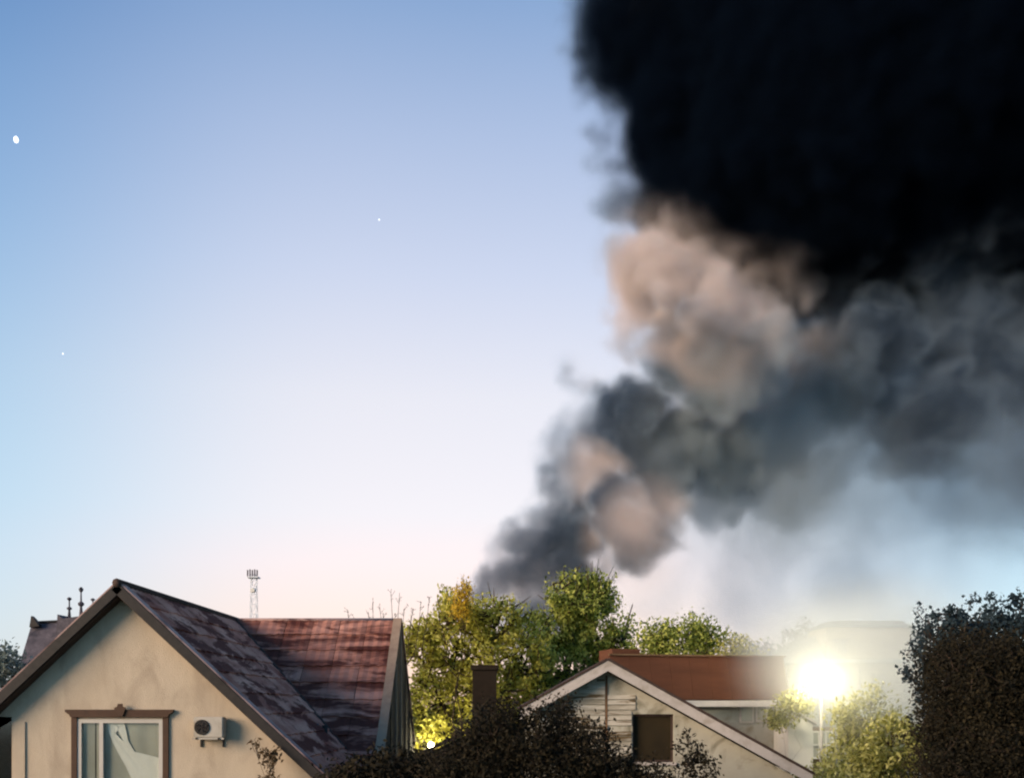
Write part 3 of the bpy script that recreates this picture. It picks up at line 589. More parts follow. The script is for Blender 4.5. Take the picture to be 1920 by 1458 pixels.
# weathered boards on the left half of the gable, each one its own
rs = random.Random(4); pk = 0.128
for i in range(24):
    z0 = 4.15 + i * pk; z1 = z0 + pk - .022
    xa0 = max(xl_ + .2, ax_.x - (zr - .30 - z1) / s2 + .02); 
    xb0 = min(at(1192, 0, wyy).x if z0 < wn_[3] + .45 else ax_.x - .03, ax_.x + (zr - .30 - z1) / s2 - .02) 
    if xb0 < ax_.x: xb0 = ax_.x - .03
    spans = [(xa0, ax_.x - .03)]
    if xb0 > ax_.x + .1: spans.append((ax_.x + .03, min(xb0, wn_[0] - .02 if z0 < wn_[3] else xb0)))
    for (xa, xb) in spans:
        if xb - xa < .15: continue
        cuts = [xa] + sorted(rs.uniform(xa, xb) for _ in range(int((xb - xa) / 1.1))) + [xb]
        for a, c in zip(cuts, cuts[1:]):
            if c - a < .12: continue
            if rs.random() < .07: continue
            t1 = rs.uniform(0, .012)
            b = BM(); prism(b, [(wyy - .03 - t1, z0), (wyy - .001, z0), (wyy - .001, z1), (wyy - .012, z1)], a, c - .008, 'x'); o = obj('plank', b, M['plank'], wh)
b = BM(); box(b, (ax_.x - .025, wyy - .03, 4.0), (ax_.x + .025, wyy - .002, zr - .36)); obj('centre_post', b, M['brown_wall'], wh)
OLDG = M['glass']; M['glass'] = M['dark_pane']
w3 = window(wh, wn_[0], wn_[1], wn_[2], wn_[3], wyy + .08, [], M['dark_wood'], .05)
M['glass'] = OLDG
obj('dark_plate', one(box, (wn_[0] - .1, wyy + .6, wn_[2] - .2), (wn_[1] + .1, wyy + .65, wn_[3] + .1)), M['dark_in'], w3)
b = BM(); box(b, (wn_[0] - .05, wyy - .06, wn_[2] - .07), (wn_[1] + .06, wyy + .08, wn_[2] - .002)); obj('sill', b, M['white_board'], w3)

# ------------------------------------------------------------------ rust roofed house behind it
Y3 = 33.0
A = at(1480, 1311, Y3); Bp = at(1150, 1311, 31.6)
rh = thing('rust_roofed_house', 'long rust-brown roofed house with a white eaves board behind the white gable', 'house', ((A.x + Bp.x) / 2, Y3 + 2, 0))
al = (A - Bp).normalized(); al.z = 0; al.normalize(); inn = Vector((-al.y, al.x, 0))
zE = A.z; run, rise = .40, 1.42
Ln = (A - Bp).length
def W(s, d, z): return Vector((Bp.x, Bp.y, 0)) + al * s + inn * d + Vector((0, 0, z))
def poly(name, pts, faces, mat, root, **k):
    b = BM(); v = [b.verts.new(p) for p in pts]
    for f in faces: b.faces.new([v[i] for i in f])
    return obj(name, b, mat, root, **k)
npan = 9
for i in range(npan):     # pressed panels of the steep roof
    s0, s1 = Ln * i / npan + .003, Ln * (i + 1) / npan - .003
    for j in range(1):
        f0, f1 = 0, 1
        pts = [W(s0, run * f0 - .03, zE + rise * f0 - .0), W(s1, run * f0 - .03, zE + rise * f0), W(s1, run * f1 - .004, zE + rise * f1), W(s0, run * f1 - .004, zE + rise * f1),
               W(s0, run * f0 + .02, zE + rise * f0), W(s1, run * f0 + .02, zE + rise * f0), W(s1, run * f1 + .02, zE + rise * f1), W(s0, run * f1 + .02, zE + rise * f1)]
        poly('roof_panel', pts, ((0, 1, 2, 3), (4, 5, 6, 7), (0, 1, 5, 4), (2, 3, 7, 6), (0, 3, 7, 4), (1, 2, 6, 5)), M['rust_roof'], rh)
poly('roof_body', [W(0, .03, zE), W(Ln, .03, zE), W(Ln, run + .03, zE + rise - .01), W(0, run + .03, zE + rise - .01), W(2.2, 6, zE), W(Ln, 6, zE), W(Ln, 5, zE + rise - .01), W(2.2, 5, zE + rise - .01)],
     ((0, 1, 2, 3), (4, 5, 6, 7), (0, 1, 5, 4), (2, 3, 7, 6), (0, 3, 7, 4), (1, 2, 6, 5)), M['rust_roof'], rh)
def wbox(name, s0, s1, d0, d1, z0, z1, mat, root):
    return poly(name, [W(s, d, z) for z in (z0, z1) for s, d in ((s0, d0), (s1, d0), (s1, d1), (s0, d1))], ((0, 1, 2, 3), (4, 5, 6, 7), (0, 1, 5, 4), (1, 2, 6, 5), (2, 3, 7, 6), (3, 0, 4, 7)), mat, root)
wbox('ridge_cap', 0, Ln + .05, run - .08, run + .1, zE + rise, zE + rise + .05, M['brown_wall'], rh)
wbox('raised_ridge', .15, 1.1, run + .15, run + 1.5, zE + rise - .3, zE + rise + .22, M['rust_roof'], rh)
wbox('eaves_board', 0, Ln + .03, -.16, .02, zE - .23, zE - .03, M['grey_trim'], rh)
wbox('wall', 2.3, Ln - .1, .35, 7.5, 0, zE - .1, M['back_wall'], rh)
for (pa, pb, ta, tb, m_) in ((1392, 1413, 1322, 1351, M['blind']), (1424, 1440, 1324, 1349, M['plaster']), (1444, 1466, 1330, 1350, M['plaster'])):
    sa = (at(pa, 0, 33.1).x - Bp.x) / al.x; sb = (at(pb, 0, 33.1).x - Bp.x) / al.x; za, zb = at(0, tb, 33.2).z, at(0, ta, 33.2).z
    f = wbox('window', sa - .06, sb + .06, .30, .348, za - .06, zb + .06, M['grey_trim'], rh)
    g_ = wbox('pane', sa, sb, .28, .298, za, zb, m_, None); g_.parent = f; 
    g_.data.transform(Matrix.Translation(-(rh.location)))

# ------------------------------------------------------------------ pale house by the lamp
Y4 = 47.0; P = lambda px, py, y=Y4: at(px, py, y)
ph = thing('pale_house', 'pale hip-roofed house veiled in the glow behind the street lamp', 'house', tuple(P(1640, HY)[:2]) + (0,))
zl = 6.9; fx0, fx1 = P(1500, 0).x, P(1782, 0).x
zev = P(0, 1242).z; zrd = P(0, 1163, Y4 + 3).z
b = BM(); xa, xb = P(1472, 0).x, P(1805, 0).x; r0, r1 = P(1560, 0, Y4 + 3).x, P(1692, 0, Y4 + 3).x
vs = [b.verts.new(v) for v in ((xa, Y4, zev), (xb, Y4, zev), (xb, Y4 + 8, zev), (xa, Y4 + 8, zev), (r0, Y4 + 3, zrd), (r1, Y4 + 3, zrd), (r1, Y4 + 5, zrd), (r0, Y4 + 5, zrd))]
for f in ((0, 1, 5, 4), (1, 2, 6, 5), (2, 3, 7, 6), (3, 0, 4, 7), (4, 5, 6, 7), (0, 1, 2, 3)): b.faces.new([vs[i] for i in f])
obj('roof', b, M['haze_roof'], ph)
b = BM(); box(b, (fx0, Y4 + .4, 0), (fx1, Y4 + 7.6, zev - .01)); obj('wall', b, M['haze_wall'], ph)
# a wide dormer whose front carries the barred window
d0, d1 = P(1548, 0, Y4 + .3).x, P(1706, 0, Y4 + .3).x; zt4 = P(0, 1176, Y4 + .3).z
b = BM(); box(b, (d0, Y4 + .25, zev - .2), (d1, Y4 + 3, zt4)); obj('dormer', b, M['haze_wall'], ph)
b = BM(); box(b, (d0 - .15, Y4 + .1, zt4), (d1 + .15, Y4 + 3.1, zt4 + .12)); obj('dormer_roof', b, M['haze_roof'], ph)
wx0, wx1, wz0, wz1 = P(1562, 0).x, P(1588, 0).x, P(0, 1230).z, P(0, 1199).z
f = obj('window', one(box, (wx0, Y4 + .2, wz0), (wx1, Y4 + .248, wz1)), M['blind'], ph)
for i in range(5):
    x = wx0 + (wx1 - wx0) * i / 4; o = obj('bar', one(box, (x - .02, Y4 + .15, wz0), (x + .02, Y4 + .19, wz1)), M['slate'], ph); 
b = BM(); box(b, (wx0 - .08, Y4 + .12, wz1), (wx1 + .08, Y4 + .24, wz1 + .06)); obj('lintel', b, M['slate'], ph)
x = P(1617, 0).x; b = BM(); tube(b, [(x, Y4 + .32, zev - .1), (x, Y4 + .32, 1)], .05, 6); obj('down_pipe', b, M['slate'], ph)
for (pa, pb, ta, tb) in ((1640, 1668, 1262, 1300), (1700, 1724, 1262, 1300)):
    b = BM(); box(b, (P(pa, 0).x, Y4 + .34, P(0, tb).z), (P(pb, 0).x, Y4 + .398, P(0, ta).z)); obj('window', b, M['plaster'], ph)

# ------------------------------------------------------------------ little white summer house under the lamp
Y5 = 31.5; P = lambda px, py, y=Y5: at(px, py, y)
gh = thing('summer_house', 'small brightly lit white garden house with a tiny barred window below the lamp', 'garden house', tuple(P(1505, HY)[:2]) + (0,))
xa, xm, xb = P(1478, 0).x, P(1502, 0).x, P(1524, 0).x; zt5, ze5 = P(0, 1342).z, P(0, 1356).z
b = BM(); prism(b, [(xa, 0), (xb, 0), (xb, ze5), (xm, zt5), (xa, ze5)], Y5, Y5 + 2.4); obj('wall', b, M['white_wall'], gh)
b = BM(); prism(b, [(xa - .1, ze5 - .03), (xm, zt5 + .03), (xb + .1, ze5 - .03), (xb + .1, ze5 + .05), (xm, zt5 + .12), (xa - .1, ze5 + .05)], Y5 - .15, Y5 + 2.5); obj('roof', b, M['grey_trim'], gh)
x0, x1 = P(1521, 0).x + .05, P(1562, 0).x; za, zb = P(0, 1420).z, P(0, 1371).z
b = BM(); box(b, (xb + .001, Y5 + .1, 0), (x1 + .1, Y5 + 2.2, zb + .14)); obj('side_room', b, M['brown_wall'], gh)
f = obj('window', one(box, (x0, Y5 + .05, za), (x1, Y5 + .098, zb)), M['blind'], gh)
for i in range(4):
    x = x0 + (x1 - x0) * i / 3; obj('muntin', one(box, (x - .03, Y5 + .02, za), (x + .03, Y5 + .048, zb)), M['white_wall'], gh)
for z in (za, (za + zb) / 2, zb): obj('muntin', one(box, (x0 - .03, Y5 - .005, z - .03), (x1 + .03, Y5 + .018, z + .03)), M['white_wall'], gh)

# ------------------------------------------------------------------ the street lamp (lit)
lp = at(1540, 1277, 29.5)
sl_ = thing('street_lamp', 'lit street lamp blazing white above the bushes near the pale house', 'street lamp', (lp.x, lp.y, 0))
b = BM(); tube(b, [(lp.x, lp.y, 0), (lp.x, lp.y, 3), (lp.x, lp.y, lp.z - .24)], [.08, .06, .045], 8); obj('pole', b, M['pole'], sl_, True)
b = BM(); lathe(b, (lp.x, lp.y, lp.z - .24), [(.05, 0), (.10, .03), (.10, .06), (.05, .075)], 12); obj('collar', b, M['pole'], sl_)
b = BM(); bmesh.ops.create_uvsphere(b, u_segments=20, v_segments=12, radius=.16, matrix=Matrix.Translation(lp)); obj('globe', b, emit('lamp_glow', (1.0, 0.90, 0.66), LAMP), sl_, True)
b = BM(); lathe(b, (lp.x, lp.y, lp.z + .165), [(.05, 0), (.03, .03), (.01, .07)], 10); obj('finial', b, M['pole'], sl_)
def small_lamp(px, py, Y, power, r, label):
    lp = at(px, py, Y); t = thing('street_lamp', label, 'street lamp', (lp.x, lp.y, 0))
    b = BM(); tube(b, [(lp.x, lp.y, 0), (lp.x, lp.y, 2), (lp.x, lp.y, lp.z - r - .05)], [.06, .05, .035], 8); obj('pole', b, M['pole'], t, True)
    b = BM(); bmesh.ops.create_uvsphere(b, u_segments=16, v_segments=10, radius=r, matrix=Matrix.Translation(lp)); obj('globe', b, emit('lamp_glow', (1.0, 0.88, 0.55), power), t, True)
    b = BM(); lathe(b, (lp.x, lp.y, lp.z + r + .005), [(.05, 0), (.03, .03), (.01, .07)], 10); obj('finial', b, M['pole'], t)
small_lamp(808, 1396, 38.0, 900, .10, 'second lit lamp, half hidden in leaves at the foot of the yellow-green tree')
# haze volume added round the lamp, shaped to carry its glow
m, t, n, l = nodes('thin_haze'); o = n.new('ShaderNodeOutputMaterial'); pv = n.new('ShaderNodeVolumePrincipled'); pv.inputs['Color'].default_value = (.9, .93, .88, 1); pv.inputs['Anisotropy'].default_value = .0; l.new(pv.outputs[0], o.inputs['Volume'])
hc = at(1592, 1255, 31.5); HR = (4.2, 9.0, 3.3)
gg = n.new('ShaderNodeNewGeometry'); v1 = n.new('ShaderNodeVectorMath'); v1.operation = 'SUBTRACT'; l.new(gg.outputs['Position'], v1.inputs[0]); v1.inputs[1].default_value = hc
v2 = n.new('ShaderNodeVectorMath'); v2.operation = 'DIVIDE'; l.new(v1.outputs[0], v2.inputs[0]); v2.inputs[1].default_value = HR
v3 = n.new('ShaderNodeVectorMath'); v3.operation = 'LENGTH'; l.new(v2.outputs[0], v3.inputs[0])
mr = n.new('ShaderNodeMapRange'); mr.interpolation_type = 'SMOOTHSTEP'; l.new(v3.outputs['Value'], mr.inputs[0]); mr.inputs[1].default_value = 1; mr.inputs[2].default_value = .45; mr.inputs[3].default_value = 0; mr.inputs[4].default_value = HAZE; l.new(mr.outputs[0], pv.inputs['Density'])
b = BM(); bmesh.ops.create_icosphere(b, subdivisions=4, radius=1, matrix=Matrix.Translation(hc) @ Matrix.Diagonal((*HR, 1)))
o = obj('haze', b, m, kind='stuff', smooth=True); o['label'] = 'thin pale haze added to carry the glow of the lit street lamp'

# ------------------------------------------------------------------ trees and shrubs
def leaf_mesh(name, pts, size, mat, parent, rng, droop=0.3, kind=None, wide=0.5):
    """pts: leaf places (n,3); every leaf is a folded blade of two triangles"""
    n = len(pts); off = np.zeros(3); p = parent
    while p is not None: off += np.array(p.location); p = p.parent
    d = rng.normal(size=(n, 3)); d[:, 2] -= droop; d /= np.linalg.norm(d, axis=1)[:, None]
    u = rng.normal(size=(n, 3)); u -= (u * d).sum(1)[:, None] * d; u /= np.linalg.norm(u, axis=1)[:, None]
    w = np.cross(d, u); s = size * rng.uniform(.55, 1.35, n)[:, None]
    base = pts - off - d * s * .5; tip = base + d * s; mid = base + d * s * .45
    a = mid + u * s * wide * .5 + w * s * .10; b_ = mid - u * s * wide * .5 + w * s * .10
    V = np.stack([base, a, tip, b_], 1).reshape(-1, 3)
    F_ = (np.arange(n)[:, None] * 4 + np.array([[0, 1, 2, 0, 2, 3]])).reshape(-1)
    me = bpy.data.meshes.new(name); me.vertices.add(4 * n); me.vertices.foreach_set('co', V.astype(np.float32).ravel())
    me.loops.add(6 * n); me.loops.foreach_set('vertex_index', F_.astype(np.int32)); me.polygons.add(2 * n)
    me.polygons.foreach_set('loop_start', np.arange(2 * n, dtype=np.int32) * 3); me.update(calc_edges=True)
    at_ = me.attributes.new('tint', 'FLOAT', 'POINT'); at_.data.foreach_set('value', np.repeat(rng.uniform(0, 1, n), 4).astype(np.float32))
    me.materials.append(mat); o = bpy.data.objects.new(name, me); C.objects.link(o); o.parent = parent
    if kind: o['kind'] = kind
    return o
def plant(name, label, cat, base, blobs, leaves, size, lmat, bmat, seed, trunk_r=.16, twigs=160, group=None, droop=.3, twig_r=.012, stick=.0, cl=.35, wide=.5, fill=1.0, stems=1):
    """blobs: crown lobes (centre, (rx,ry,rz)); limbs run to the lobes, twigs to the leaf clusters"""
    rng = np.random.default_rng(seed); rs = random.Random(seed)
    t = thing(name, label, cat, tuple(base), group)
    base = Vector(base); bm = BM()
    bl = [(Vector(c), r) for c, r in blobs]
    cen = sum((c for c, r in bl), Vector()) / len(bl)
    fork = base.lerp(Vector((cen.x, cen.y, cen.z)), .45); fork.x = base.x * .6 + cen.x * .4; fork.y = base.y * .6 + cen.y * .4
    nodes_ = []
    def limb(a, b_, r0, r1, k=6, wob=.08):
        pts = []
        L_ = (b_ - a).length
        for i in range(k + 1):
            f = i / k; p = a.lerp(b_, f) + Vector((rs.gauss(0, 1), rs.gauss(0, 1), rs.gauss(0, .6))) * wob * L_ * math.sin(math.pi * f) * .6
            pts.append(p)
        tube(bm, pts, [r0 + (r1 - r0) * i / k for i in range(k + 1)], 6 if r0 > .03 else 4)
        return pts
    for q in range(stems):
        b0 = base + Vector((rs.uniform(-.4, .4), rs.uniform(-.3, .3), 0)) * (stems > 1)
        nodes_ += limb(b0, fork, trunk_r, trunk_r * .7, 6, .04)[3:]
    for c, r in bl:
        k = limb(fork + Vector((rs.gauss(0, .05), rs.gauss(0, .05), 0)), c, trunk_r * .55, trunk_r * .16, 7, .12); nodes_ += k[2:]
        for _ in range(4):
            e = c + Vector([rs.uniform(-.75, .75) * r[i] for i in range(3)]); nodes_ += limb(k[-2], e, trunk_r * .18, twig_r * 1.3, 5, .1)
    nd = np.array([tuple(p) for p in nodes_])
    vol = np.array([r[0] * r[1] * r[2] for c, r in bl]) ** .67; vol /= vol.sum()
    cl_pts = []
    for i, (c, r) in enumerate(bl):
        m_ = max(3, int(twigs * vol[i])); d = rng.normal(size=(m_, 3)); d /= np.linalg.norm(d, axis=1)[:, None]
        rad = rng.uniform(.25, 1, m_) ** .5
        cl_pts.append(np.array(c) + d * rad[:, None] * np.array(r) * (1 + rng.normal(0, .08, m_))[:, None])
    cp = np.concatenate(cl_pts)
    for p in cp:
        j = np.argmin(((nd - p) ** 2).sum(1)); a = Vector(nd[j]); e = Vector(p)
        ex = e + (e - a).normalized() * rs.uniform(0, stick) + Vector((0, 0, rs.uniform(0, stick * .6)))
        mid = a.lerp(e, .5) + Vector((rs.gauss(0, .1), rs.gauss(0, .1), rs.gauss(0, .1))) * (e - a).length
        tube(bm, [a, mid, e, ex], [twig_r * 1.4, twig_r, twig_r * .8, twig_r * .4], 3)
    obj('trunk', bm, bmat, t)
    per = rng.poisson(leaves / len(cp), len(cp)) * (rng.random(len(cp)) < fill)
    idx = np.repeat(np.arange(len(cp)), per)
    pts = cp[idx] + rng.normal(size=(len(idx), 3)) * cl
    leaf_mesh('crown', pts, size, lmat, t, rng, droop, wide=wide)
    return t
LM = {
 'yellow': leafmat('yellow_green_leaves', [(.22, .21, .03), (.42, .39, .06), (.64, .60, .11), (.78, .74, .2)], .58),
 'green': leafmat('green_leaves', [(.07, .10, .02), (.2, .25, .045), (.42, .46, .09), (.66, .66, .17)], .5),
 'orange': leafmat('amber_glow_leaves', [(.45, .28, .02), (.70, .48, .04), (.8, .62, .10)], .5),
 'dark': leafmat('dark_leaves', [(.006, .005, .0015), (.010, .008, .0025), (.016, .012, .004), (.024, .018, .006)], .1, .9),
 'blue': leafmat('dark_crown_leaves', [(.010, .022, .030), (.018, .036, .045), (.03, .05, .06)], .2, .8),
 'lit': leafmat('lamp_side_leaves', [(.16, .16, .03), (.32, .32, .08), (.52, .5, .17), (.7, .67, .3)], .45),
 'brown': leafmat('brown_leaves', [(.07, .045, .02), (.12, .08, .04)], .3),
 'mist': leafmat('grey_green_leaves', [(.10, .14, .13), (.16, .20, .18), (.22, .26, .23)], .3),
}
def bl(px, py, Y, rx, ry, rz): return (at(px, py, Y), (rx, ry, rz))
# the big tree between the houses: left, yellow half
Y = 40.0
k = Y / F
plant('leafy_tree', 'big bushy yellow-green tree with dark branches between the two gabled houses', 'tree', (at(880, 0, Y).x, Y, 0),
      [bl(790, 1215, Y, 1.0, 1.2, 1.2), bl(850, 1180, Y, 1.2, 1.4, 1.4), bl(930, 1165, Y, 1.2, 1.4, 1.15), bl(820, 1300, Y, 1.5, 1.4, 1.6), bl(910, 1260, Y, 1.7, 1.6, 1.7), bl(990, 1230, Y + .5, 1.1, 1.3, 1.3), bl(960, 1320, Y, 1.6, 1.4, 1.4), bl(800, 1385, Y, 1.2, 1.3, 1.0), bl(870, 1400, Y, 1.4, 1.3, 1.0)],
      34000, .19, LM['yellow'], M['bark'], 11, .22, 520, fill=.72, stick=.6, cl=.20, twig_r=.034)
plant('leafy_tree', 'tall greener tree with sparse twigs at the foot of the smoke, beside the yellow-green one', 'tree', (at(1080, 0, 43).x, 43, 0),
      [bl(1060, 1120, 43, 1.1, 1.2, 1.0), bl(1110, 1130, 43, 1.2, 1.3, 1.15), bl(1040, 1180, 43, 1.2, 1.2, 1.1), bl(1120, 1190, 43, 1.5, 1.4, 1.3), bl(1070, 1240, 43, 1.7, 1.5, 1.3), bl(1150, 1235, 43, 1.2, 1.3, 1.0), bl(1040, 1320, 43, 2, 1.5, 1.6)],
      27000, .185, LM['green'], M['bark'], 12, .22, 400, fill=.75, stick=.8, cl=.20, twig_r=.032)
plant('amber_glow_sprig', 'narrow sprig of leaves coloured as an amber glow at the top of the yellow-green tree', 'shrub', (at(862, 0, 38.2).x, 38.2, 0),  # added sprig; its leaf colour paints an orange glow in the crown
      [bl(862, 1140, 38.2, .42, .4, .5), bl(868, 1105, 38.2, .35, .3, .35)], 900, .14, LM['orange'], M['bark'], 13, .06, 60, stick=.4, cl=.13)
plant('round_tree', 'rounded light green treetop showing above the rust-brown roof', 'tree', (at(1275, 0, 39).x, 39, 0),
      [bl(1230, 1200, 39, .9, 1, .65), bl(1285, 1195, 39, 1.1, 1, .75), bl(1330, 1200, 39, .8, 1, .7), bl(1275, 1260, 39, 1.8, 1.4, 1.4)], 9000, .16, LM['green'], M['bark'], 14, .15, 240, cl=.2)
plant('round_tree', 'small pale yellow treetop at the low end of the rust-brown roof ridge', 'tree', (at(1385, 0, 38).x, 38, 0),
      [bl(1370, 1218, 38, .6, .7, .5), bl(1402, 1222, 38, .5, .6, .45), bl(1385, 1270, 38, 1, 1, 1)], 2400, .15, LM['yellow'], M['bark'], 15, .1, 110, cl=.16)
plant('bare_tree', 'thin dark twiggy top behind the rust-brown roof near the pale house', 'tree', (at(1430, 0, 60).x, 60, 0),
      [bl(1432, 1222, 60, .9, .8, .5), bl(1490, 1215, 62, .8, .8, 1.3), bl(1515, 1190, 62, .7, .8, 1.0)], 900, .22, LM['mist'], M['bark_dark'], 16, .1, 130, stick=.5, cl=.2)
# bare shoots above the maroon ridge
Y = 38.0; t = thing('bare_tree', 'bare budding shoots poking up over the end of the maroon ridge', 'tree', (at(725, 0, Y).x, Y, 0))
b = BM(); fk = at(722, 1230, Y); tube(b, [(at(725, 0, Y).x, Y, 0), (at(724, 0, Y).x, Y, 3.5), fk], [.12, .1, .07], 6)
rs = random.Random(9); tips = []
for (px, py) in ((652, 1143), (664, 1158), (690, 1146), (700, 1131), (712, 1134), (718, 1148), (733, 1108), (740, 1150), (750, 1112), (757, 1140), (775, 1140), (790, 1128), (806, 1120)):
    e = at(px, py, Y) + Vector((0, rs.uniform(-.2, .2), 0)); a = fk.lerp(at(px, 1230, Y), .8)
    mid = a.lerp(e, .6) + Vector((rs.uniform(-.08, .08), 0, 0)); tube(b, [fk, a, mid, e], [.03, .022, .015, .007], 4)
    for q in range(4):
        f = rs.uniform(.55, 1); p = mid.lerp(e, f); o2 = p + Vector((rs.uniform(-.16, .16), rs.uniform(-.1, .1), rs.uniform(.02, .2))); tube(b, [p, o2], [.01, .005], 3); tips.append(o2)
    tips += [mid.lerp(e, rs.uniform(.6, 1.02)) for _ in range(9)]
obj('trunk', b, M['bark_dark'], t)
leaf_mesh('crown', np.array([tuple(p) for p in tips]), .075, LM['brown'], t, np.random.default_rng(8))
# the dark tree row on the far right
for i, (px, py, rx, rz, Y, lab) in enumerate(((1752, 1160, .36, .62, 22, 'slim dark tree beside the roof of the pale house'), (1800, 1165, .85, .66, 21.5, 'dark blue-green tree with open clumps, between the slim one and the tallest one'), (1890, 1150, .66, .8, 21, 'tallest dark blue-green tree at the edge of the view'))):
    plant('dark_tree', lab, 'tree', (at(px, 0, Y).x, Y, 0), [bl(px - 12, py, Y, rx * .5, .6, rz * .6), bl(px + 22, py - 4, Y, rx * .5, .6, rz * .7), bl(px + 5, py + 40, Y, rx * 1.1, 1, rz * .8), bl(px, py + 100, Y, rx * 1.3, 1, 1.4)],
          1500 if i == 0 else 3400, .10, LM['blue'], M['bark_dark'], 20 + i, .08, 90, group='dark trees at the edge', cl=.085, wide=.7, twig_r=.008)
# grey-green bushes left of the tan house
plant('misty_bush', 'soft grey-green treetop beyond the sloping verge of the tan house', 'tree', (at(10, 0, 40).x, 40, 0),
      [bl(-10, 1250, 40, 1.0, 1, .9), bl(25, 1270, 40, .6, 1, .7), bl(-50, 1270, 40, 1.4, 1, 1.3)], 3500, .2, LM['mist'], M['bark'], 30, .12, 140, cl=.25)
# black-brown shrubs in the foreground
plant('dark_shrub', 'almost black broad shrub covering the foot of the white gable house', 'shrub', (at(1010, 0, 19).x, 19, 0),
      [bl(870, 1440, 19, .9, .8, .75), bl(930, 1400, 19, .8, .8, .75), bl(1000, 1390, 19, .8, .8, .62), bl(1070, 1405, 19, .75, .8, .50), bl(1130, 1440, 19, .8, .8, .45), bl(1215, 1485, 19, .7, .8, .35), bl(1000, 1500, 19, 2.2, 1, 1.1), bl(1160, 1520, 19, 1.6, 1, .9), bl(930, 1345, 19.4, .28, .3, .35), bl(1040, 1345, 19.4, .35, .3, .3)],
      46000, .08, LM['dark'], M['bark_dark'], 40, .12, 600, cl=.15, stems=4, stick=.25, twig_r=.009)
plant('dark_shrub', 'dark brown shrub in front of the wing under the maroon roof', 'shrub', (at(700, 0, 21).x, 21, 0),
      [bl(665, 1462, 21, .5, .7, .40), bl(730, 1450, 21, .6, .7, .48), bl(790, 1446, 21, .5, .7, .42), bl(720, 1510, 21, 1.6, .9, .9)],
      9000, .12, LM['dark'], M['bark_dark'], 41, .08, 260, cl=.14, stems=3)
plant('vine_sprig', 'small brown climbing sprig against the tan wall below the roof slope', 'plant', (at(505, 0, 21.8).x, 21.8, 0),
      [bl(505, 1420, 21.8, .22, .1, .3), bl(478, 1392, 21.8, .08, .06, .08), bl(500, 1470, 21.8, .28, .1, .3)], 330, .11, LM['brown'], M['bark_dark'], 42, .02, 46, cl=.06, twig_r=.006)
plant('garden_bush', 'thin leafy spray reaching up the plaster wall right of the dark window', 'shrub', (at(1300, 0, 22.5).x, 22.5, 0),
      [bl(1290, 1400, 22.5, .35, .3, .35), bl(1320, 1440, 22.5, .5, .4, .35)], 500, .11, LM['dark'], M['bark_dark'], 43, .03, 60, cl=.09, twig_r=.006)
# bushes lit by the lamp
for i, (px, py, Y, rx, rz, n_, lab, mt_) in enumerate((
    (1492, 1318, 30.4, .42, .3, 1500, 'lamp-lit bush close against the lamp pole', 'lit'),
    (1625, 1345, 28.5, 1.0, .85, 5200, 'broad pale-leaved bush glowing under the lamp', 'lit'),
    (1575, 1462, 25.5, 1.1, .5, 4200, 'low yellow-green bush at the foot of the garden house', 'lit'),
    (1670, 1400, 25.5, 1.1, .9, 5600, 'olive bush fading into the dark hedge', 'lit'))):
    plant('lamplit_bush', lab, 'shrub', (at(px, 0, Y).x, Y, 0), [bl(px, py, Y, rx, .8, rz), bl(px - 35, py + 30, Y, rx * .6, .6, rz * .7), bl(px + 40, py + 25, Y, rx * .7, .6, rz * .7), bl(px, py + 90, Y, rx * 1.2, .8, 1.0)][:(2 if i == 0 else 4)],
          n_, .15, LM[mt_], M['bark'], 50 + i, .03 if i else .01, 150, twig_r=.01 if i else .004, group='bushes lit by the lamp', cl=.15, stems=3, wide=.4)
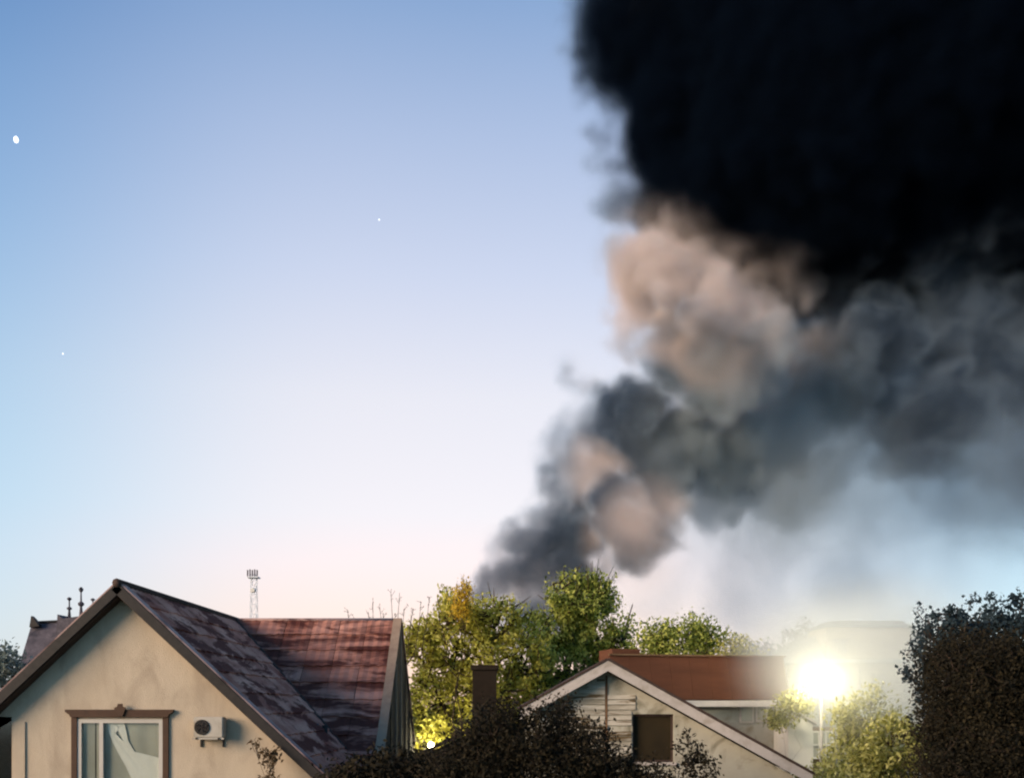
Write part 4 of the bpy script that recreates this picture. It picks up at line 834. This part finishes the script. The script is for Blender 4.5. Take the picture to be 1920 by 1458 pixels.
# tall dark hedge on the right
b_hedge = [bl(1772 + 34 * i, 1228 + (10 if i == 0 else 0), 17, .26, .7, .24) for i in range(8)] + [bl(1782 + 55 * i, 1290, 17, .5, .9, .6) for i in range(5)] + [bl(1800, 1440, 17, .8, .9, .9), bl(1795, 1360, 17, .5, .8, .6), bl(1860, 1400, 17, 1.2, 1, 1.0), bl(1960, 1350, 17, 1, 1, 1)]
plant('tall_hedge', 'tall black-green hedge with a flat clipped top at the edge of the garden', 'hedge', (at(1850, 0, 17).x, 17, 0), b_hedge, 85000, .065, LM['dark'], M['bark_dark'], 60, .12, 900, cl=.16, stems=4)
# dark brick chimney of a low outbuilding behind the shrub
Y = 26.0; q = at(908, 1246, Y)
ob = thing('outbuilding', 'low dark outbuilding with a tall brown chimney behind the black shrub', 'shed', (q.x, Y, 0))
b = BM(); box(b, (q.x - .31, Y, 0), (q.x + .31, Y + .6, q.z - .12)); obj('chimney', b, M['brick'], ob)
b = BM(); box(b, (q.x - .36, Y - .05, q.z - .12), (q.x + .36, Y + .65, q.z)); obj('chimney_cap', b, M['brick'], ob)
zz = at(0, 1345, Y).z
b = BM(); prism(b, [(q.x - 1.6, 0), (q.x + 1.9, 0), (q.x + 1.9, zz - 1.0), (q.x + .2, zz - .15), (q.x - 1.6, zz - 1.0)], Y + .61, Y + 4); obj('wall', b, M['brick'], ob)
b = BM(); prism(b, [(q.x - 1.8, zz - 1.05), (q.x + .2, zz - .1), (q.x + 2.1, zz - 1.05), (q.x + 2.1, zz - .95), (q.x + .2, zz), (q.x - 1.8, zz - .95)], Y + .5, Y + 4.1); obj('roof', b, M['dark_wood'], ob)
# pale garden wall seen through the gap under the tree
q = at(790, 1372, 47); b = BM(); box(b, (q.x - 2, 47, 0), (at(1130, 0, 47).x, 47.25, q.z)); o = obj('garden_wall', b, M['white_wall']); o['label'] = 'pale garden wall glimpsed through the gap beneath the yellow-green tree'; o['category'] = 'wall'
# far wood closing the horizon
rng = np.random.default_rng(3)
xs = rng.uniform(-150, 170, 26000); ys = 120 + rng.uniform(0, 25, 26000); hh = 4.6 + 1.2 * np.sin(xs * .07) + .8 * np.sin(xs * .23 + 1); zs = hh * rng.uniform(0, 1, 26000) ** .6
o = leaf_mesh('distant_woods', np.stack([xs, ys, zs], 1), 1.1, LM['mist'], None, rng, kind='stuff', wide=.9); o['label'] = 'low band of woods along the horizon behind the houses'
